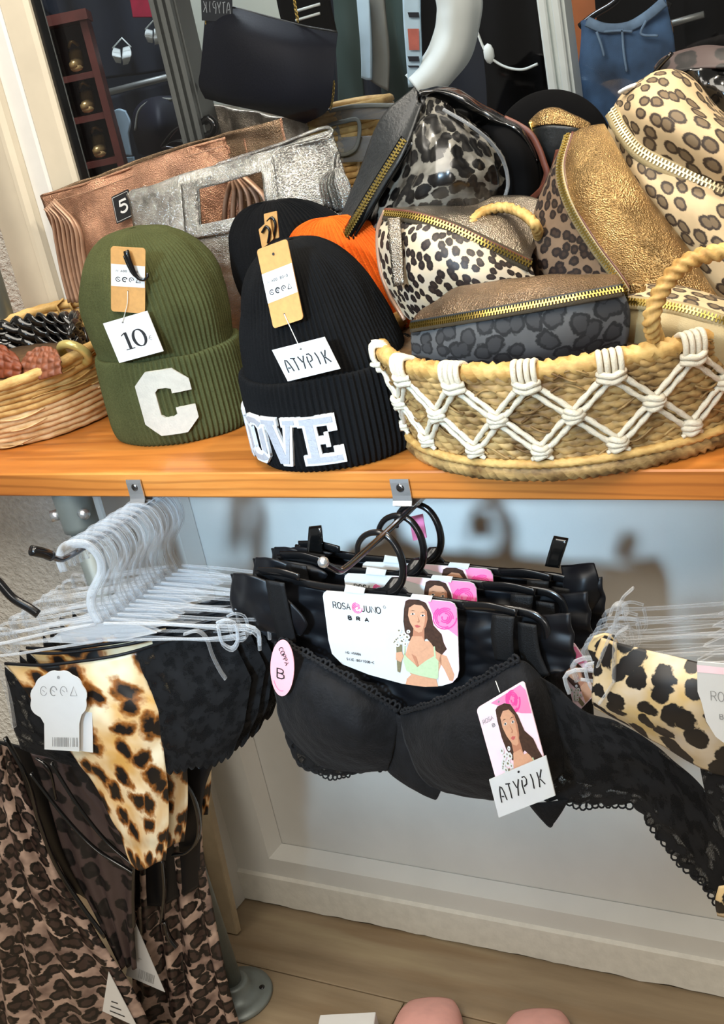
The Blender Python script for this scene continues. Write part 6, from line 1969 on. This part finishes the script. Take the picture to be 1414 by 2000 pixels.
def lace_loops(pts, r, step, fat=.0011):
    g = G()
    L = np.linalg.norm(np.diff(pts, axis=0), axis=1).sum()
    n = max(int(L / step), 2)
    q = cr(pts, n + 1)
    for i in range(n):
        m_ = (q[i] + q[i + 1]) / 2
        d = (q[i + 1] - q[i]) / np.linalg.norm(q[i + 1] - q[i])
        nrm = (CAM - m_) / np.linalg.norm(CAM - m_)
        w = np.cross(d, nrm)
        if w[2] > 0:
            w = -w
        k = 1 + .3 * math.sin(i * 1.3)
        g.tube([m_ + (d * math.cos(a) * r * .8 + w * (math.sin(a) * r - r * .5) * k) for a in np.linspace(0, 2 * PI, 11)[:-1]], fat, 5, closed=True)
    return g


for q in ([(545, 1252, .026), (600, 1281, .032), (690, 1333, .032), (778, 1388, .018)], [(784, 1393, .018), (860, 1370, .032), (940, 1329, .034), (1014, 1288, .028)]):
    pts = cr([WP(x, y, PB, o_) for x, y, o_ in q], 60)
    g = lace_loops(pts, .0040, .0062, .0016).tube(pts, .0016, 6)
    link('lace_trim', g, M['black_cup'], bra)
rwl = rows_p(PB, [[(552, 1395, .010), (600, 1440, .012), (670, 1480, .014), (755, 1490, .012)], [(556, 1420, .008), (600, 1478, .010), (672, 1500, .012), (756, 1496, .012)], [(558, 1440, .006), (588, 1496, .008), (660, 1512, .010), (752, 1500, .010)]])
link('lace_hem', G().grid(loft_edge(scallop(rwl, .003, 12), 14), thick=.001), M['lace'], bra)
for q in ([(552, 1402, .008), (572, 1428, .008), (580, 1460, .008)], [(582, 1486, .008), (615, 1505, .01), (645, 1520, .010), (684, 1514, .010)], [(724, 1500, .010), (742, 1504, .010), (758, 1500, .010)]):
    link('lace_loops', lace_loops(cr([WP(x, y, PB, o_) for x, y, o_ in q], 30), .0052, .0072), M['black_cup'], bra)
rw = [[(1040, 1305, .010), (1090, 1345, .014), (1140, 1388, .014), (1215, 1414, .012), (1295, 1468, .012), (1375, 1540, .010), (1450, 1640, .008)], [(1080, 1400, .012), (1130, 1440, .020), (1190, 1462, .020), (1255, 1488, .018), (1320, 1545, .014), (1390, 1625, .010), (1455, 1715, .008)], [(1095, 1490, .010), (1140, 1520, .018), (1190, 1535, .018), (1245, 1545, .016), (1305, 1610, .014), (1380, 1690, .010), (1452, 1770, .008)], [(1060, 1556, .008), (1130, 1566, .010), (1185, 1568, .012), (1240, 1568, .012), (1290, 1632, .010), (1360, 1710, .008), (1440, 1800, .008)]]
link('lace_wing', G().grid(wrinkle(loft_edge(scallop(rows_p(PB, rw), .006, 15), 44), .004, 36, 7), thick=.0012), M['lace'], bra)
rw = [[(1092, 1380, .008), (1200, 1418, .006), (1300, 1478, .006), (1400, 1570, .004)], [(1096, 1450, .008), (1200, 1490, .008), (1290, 1530, .008), (1385, 1640, .004)], [(1100, 1520, .006), (1190, 1540, .006), (1260, 1560, .006), (1370, 1690, .004)]]
link('wing_lining', G().grid(loft(rows_p(PB, rw), 40, 16), thick=.001), M['black_satin'], bra)
link('lace_loops', lace_loops(cr([WP(x, y, PB, .010) for x, y in ((1105, 1566), (1140, 1578), (1185, 1572), (1236, 1578))], 30), .0055, .0075), M['black_cup'], bra)
link('lace_loops', lace_loops(cr([WP(x, y, PB, .010) for x, y in ((1262, 1600), (1290, 1640), (1330, 1690), (1375, 1730), (1400, 1770))], 30), .0055, .0085), M['black_cup'], bra)
g = G().grid(loft(rows_p(PB, [[(1032, 1568, .012), (1070, 1566, .014), (1112, 1560, .012)], [(1050, 1590, .012), (1074, 1590, .014), (1098, 1584, .012)], [(1070, 1612, .012), (1076, 1615, .012), (1080, 1610, .012)]]), 10, 10), thick=.0015)
link('lace_point', g, M['black_cup'], bra)
# sticker on the left cup
cds = Card(WP(528, 1250, PB, .050), WP(575, 1250, PB, .050), WP(528, 1359, PB, .050))
st = link('cup_sticker', cds.base([(.5 + .5 * math.cos(a), .5 + .5 * math.sin(a)) for a in np.linspace(0, 2 * PI, 33)[:-1]], .001), M['sticker_pink'], bra, False, label='pink oval sticker with a letter B')
g = G()
for k, ch in enumerate('COPPA'):
    for stp in FONT[ch]:
        stp = [stp[0]] + [q for i, q in enumerate(stp[1:]) if q != stp[i]]
        c_, s_ = math.cos(math.radians(64)), math.sin(math.radians(64))
        pts = []
        for x, y in stp:
            a, b = (k * 1.25 + x) * .0072, y * .0075
            # down the right side of the oval, turned
            px_, py_ = .013 + a * c_ * .55 + b * s_ * .8, .012 + a * s_ * .62 - b * c_ * .8
            pts.append(cds.pt(px_ / np.linalg.norm(cds.x), py_ / np.linalg.norm(cds.y), .0005))
        ribbon(g, pts, .0009, cds.n)
write(g, cds, 'B', .30, .66, .32, .17, .0018, skew=.1)
ribbon(g, [cds.pt(.5 + .40 * math.cos(a), .5 + .40 * math.sin(a), .0005) for a in np.linspace(1.4, 2.6, 12)], .0006, cds.n, 1)
link('lettering', g, [M['ink'], M['hot_pink']], st, False)
# swing tag with portrait and paper tag
tpx = ((930, 1384), (1023, 1329), (976, 1549))
cdt = Card(*[WP(x, y, PB, .068) for x, y in tpx], pix=tpx)
sg = link('swing_tag', cdt.base(rounded(.07, .6)), M['pale_pink'], bra, False, label='pink swing tag with printed portrait')
ft = lambda cx, cy: (min(.34 + (cx - 860) / 300 * .66 * .80, .98), min(.10 + (cy - 222) / 620 * 1.15, .98))
rose_print(sg, cdt, lambda a, b: (a, b), [(.30, .03), (.92, .02), (.99, .10), (.99, .36), (.80, .30), (.55, .16)], (.72, .13), .13)
figure(sg, cdt, ft, lower=True)
g = G()
write(g, cdt, 'ROSA JUNO', .06, .20, .05, .045, .0006, 1.1)
write(g, cdt, 'BRA', .22, .28, .06, .035, .0009, 2.2)
dot(g, cdt, .46, .06, .02, .6)
link('lettering', g, M['grey_ink'], sg, False)
apx = ((955, 1523), (1066, 1476), (974, 1597))
cda = Card(*[WP(x, y, PB, .072) for x, y in apx])
pp = link('paper_tag', cda.base(), M['white_gloss'], bra, False)
g = G()
write(g, cda, 'ATYPIK', .12, .66, .108, .40, .0016, 1.24, font=BRAND)
dot(g, cda, .52, .10, .02, 1.5)
link('lettering', g, M['ink'], pp, False)
link('tag_thread', G().tube([WP(968, 1330, PB, .062), WP(976, 1352, PB, .069)], .0005, 5), M['thread'], bra)
l_ = bra.location
b2 = copy_tree(bra, (l_[0] + .001, l_[1] + .050, l_[2] - .003), 'second black bra, on the hanger right behind the foremost bra', None, math.radians(.5), drop=('swing_tag', 'paper_tag', 'cup_sticker', 'lace_wing', 'wing_lining', 'lace_point', 'tag_thread', 'lace_loops'))
b3 = copy_tree(bra, (l_[0] + .003, l_[1] + .091, l_[2] - .008), 'third black bra, hanging nearest the shelf edge with strap loops sticking up', None, math.radians(1.0), drop=('swing_tag', 'paper_tag', 'cup_sticker', 'lace_wing', 'wing_lining', 'lace_point', 'tag_thread', 'lace_loops'))
for b_ in (b2, b3):
    ORG[b_] = np.array(b_.location)
PB3 = (.094, .035, -4)
for q in (([(603, 1078, 0), (634, 1080, 0)], [(604, 1050, -.003), (632, 1050, -.003)], [(606, 1030, 0), (630, 1028, 0)], [(606, 1032, .010), (630, 1030, .010)], [(602, 1080, .014), (632, 1082, .014)]), ([(1062, 1108, 0), (1090, 1112, 0)], [(1070, 1080, -.004), (1098, 1084, -.004)], [(1078, 1053, 0), (1106, 1058, 0)], [(1079, 1054, .010), (1107, 1059, .010)], [(1064, 1106, .014), (1090, 1110, .014)])):
    link('strap_loop', G().grid(loft(rows_p(PB3, q), 5, 30), thick=.0014), M['black_vinyl'], b3)
rw = [[(548, 1072, .004), (590, 1066, .012), (652, 1078, .008)], [(550, 1085, .008), (600, 1090, .016), (640, 1092, .010)], [(556, 1105, .004), (600, 1112, .010), (650, 1110, .006)]]
link('band_fold', G().grid(loft(rows_p(PB3, rw), 20, 16), thick=.002), M['black_satin'], b3)
rw = [[(1095, 1108, -.006), (1130, 1106, -.006), (1160, 1104, -.008)], [(1100, 1135, .004), (1135, 1135, .010), (1165, 1130, .0)], [(1100, 1170, .006), (1138, 1172, .012), (1168, 1170, .0)], [(1100, 1195, .004), (1135, 1200, .008), (1163, 1198, -.004)]]
link('band_fold', G().grid(wrinkle(loft(rows_p(PB3, rw), 22, 22), .003, 50), thick=.003), M['black_satin'], b3)
PB2 = (.092, -.006, -5)
rw = [[(520, 1092, .004), (560, 1094, .012), (610, 1104, .008)], [(522, 1105, .008), (570, 1114, .016), (640, 1120, .010)], [(540, 1122, .004), (580, 1130, .010), (630, 1136, .006)]]
link('band_fold', G().grid(loft(rows_p(PB2, rw), 20, 16), thick=.002), M['black_satin'], b2)
tp2 = ((1062, 1318), (1118, 1256), (1120, 1400))
cdt2 = Card(*[WP(x, y, PB2, .02) for x, y in tp2], pix=tp2)
sg2 = link('swing_tag', cdt2.base(rounded(.07, .6)), M['pale_pink'], b2, False, label='pink swing tag half hidden by the foremost bra')
ft2 = lambda cx, cy: (min(.40 + (cx - 860) / 300 * .55, .98), min(.16 + (cy - 222) / 620 * 1.1, .98))
rose_print(sg2, cdt2, lambda a, b: (a, b), [(.45, .02), (.92, .02), (.99, .10), (.99, .45), (.80, .36), (.6, .2)], (.78, .16), .12)
figure(sg2, cdt2, ft2, lower=False)
# pink tag hanging behind the rear hook
PC = (.10, .06, -8)
cdr = Card(*[WP(x, y, PC, 0) for x, y in ((800, 1010), (826, 1004), (808, 1056))])
rtg = link('swing_tag', cdr.base(rounded(.06, .6)), M['pink'], b3, False, label='small pink tag under the shelf edge')

# --- right rack: cream leopard bra with card
PR = (.40, -.125, -4)
cbx = thing('leopard_bra', 'cream leopard bra with black lace and a white card, hanging at the right edge', 'bra', WP(1400, 1260, PR))
rw = [[(1176, 1246, .0), (1220, 1258, .012), (1290, 1276, .016), (1362, 1294, .014), (1480, 1310, .010)], [(1162, 1300, .004), (1215, 1320, .026), (1290, 1335, .034), (1368, 1345, .030), (1485, 1360, .014)], [(1162, 1350, .004), (1220, 1380, .026), (1295, 1400, .034), (1372, 1420, .030), (1485, 1430, .014)], [(1163, 1380, .0), (1225, 1412, .010), (1295, 1455, .014), (1370, 1498, .012), (1490, 1530, .010)]]
link('cup', G().grid(wrinkle(loft(rows_p(PR, rw), 56, 44), .004, 30, 2), thick=.002), M['leo_cream'], cbx)
rw = [[(1160, 1242, -.01), (1180, 1236, -.014), (1200, 1240, -.01)], [(1150, 1262, -.012), (1175, 1260, -.01), (1210, 1262, -.01)], [(1160, 1290, -.012), (1180, 1300, -.008), (1215, 1300, -.01)], [(1158, 1340, -.01), (1180, 1350, -.008), (1200, 1350, -.01)]]
link('side_band', G().grid(loft(rows_p(PR, rw), 20, 26), thick=.002), M['leo_cream'], cbx)
rw = [[(1366, 1488, .008), (1400, 1478, .010), (1440, 1460, .010), (1500, 1440, .008)], [(1374, 1530, .006), (1410, 1530, .008), (1450, 1530, .008), (1500, 1520, .006)], [(1386, 1580, .004), (1420, 1600, .006), (1460, 1620, .006), (1500, 1640, .004)]]
link('lace_hem', G().grid(loft_edge(scallop(rows_p(PR, rw), .004, 6), 20), thick=.001), M['lace'], cbx)
cdw = Card(WP(1361, 1292, PR, .046), WP(1620, 1316, PR, .046), WP(1372, 1448, PR, .046), pix=((1361, 1292), (1620, 1316), (1372, 1448)))
ol = [(1361, 1300), (1362, 1292), (1620, 1316), (1640, 1340), (1650, 1470), (1600, 1500), (1500, 1490), (1432, 1460), (1400, 1438), (1380, 1408), (1370, 1370), (1362, 1350)]
cw = link('picture_card', cdw.base([cdw.uv(*p) for p in ol]), M['white_gloss'], cbx, False, label='white card with grey lettering')
g = G()
write(g, cdw, 'ROSA JUNO', *cdw.uv(1391, 1366), .047, .115, .0008, 1.2)
write(g, cdw, 'BRA', *cdw.uv(1409, 1402), .03, .06, .0009, 2.4)
g.add([cdw.pt(*cdw.uv(*p), .0003) for p in ((1361, 1298), (1620, 1324), (1620, 1334), (1362, 1312))], [(0, 1, 2, 3)], None, 1)
link('lettering', g, [M['grey_ink'], M['pale_pink']], cw, False)
for q in (((1192, 1200), (1200, 1182), (1218, 1180), (1225, 1200)), ((1225, 1225), (1205, 1240), (1200, 1280), (1200, 1330)), ((1235, 1150), (1215, 1170), (1200, 1220), (1180, 1270), (1168, 1300)), ((1200, 1330), (1186, 1352), (1172, 1372))):
    link('clear_strap', G().tube(cr([WP(x, y, PR, .024) for x, y in q], 24), .0030, 8, flat=(.5, 1.6)), M['clear'], cbx)
rw = [[(1405, 1730, .0), (1440, 1725, .0), (1480, 1730, .0)], [(1398, 1760, .004), (1440, 1762, .006), (1480, 1765, .004)], [(1402, 1786, .0), (1440, 1795, .002), (1480, 1800, .0)]]
g = G().grid(loft(rows_p(PR, rw), 12, 12), thick=.002)
tag(link('leopard_hem', g, M['leo_cream']), 'scrap of cream leopard cloth with lace edge at the lower right edge', 'cloth')

# --- things on the floor, just entering the picture
for k, (px, py, lab, s) in enumerate(((828, 1992, 'pink padded slipper with white insole on the floor, nearer the bottom centre', 1.0), (1045, 2016, 'pink slipper toe peeping in right of the other slipper on the floor', .8))):
    c = WZ(px, py, .045)
    sl = thing('slipper', lab, 'slipper', (c[0], c[1], 0))
    ca, sa = math.cos(.35), math.sin(.35)
    RS = np.array([[ca, -sa, 0], [sa, ca, 0], [0, 0, 1]])
    loc = lambda x, y, z: np.array([c[0], c[1], 0]) + RS @ np.array([x, y, z])
    oln = [loc(.048 * math.cos(a) * (1 + .12 * math.sin(a)), -.05 + .11 * math.sin(a), .018) for a in np.linspace(0, 2 * PI, 29)[:-1]]
    link('sole', G().prism(oln, .0175), M['black_plastic'], sl, False)
    oln = [p * [1, 1, 0] + np.array([0, 0, .0205]) for p in oln]
    link('insole', G().prism(oln, .0024), M['white'], sl, False)
    rows = []
    for y in np.linspace(-.035, .062, 8):
        f = (y + .035) / .097
        hgt = .058 * (1 - .55 * f ** 2)
        wd_ = .052 * math.sqrt(max(1 - ((y - .0) / .075) ** 2 * .75, .02))
        rows.append([loc(wd_ * math.cos(a), y, .012 + (hgt - .012) * math.sin(a) ** .8) for a in np.linspace(PI, 0, 15)])
    link('upper', G().grid(loft(rows, 30, 24), thick=.006), M['slipper_pink'], sl)
c = WZ(690, 1998, .03)
g = G().box((c[0], c[1] - .03, .0165), (.085, .09, .032), np.array([[.94, -.34, 0], [.34, .94, 0], [0, 0, 1]]), bev=.001)
tag(link('white_box', g, M['white'], smooth=False), 'small white cardboard box on the floor left of the pink slipper', 'box')
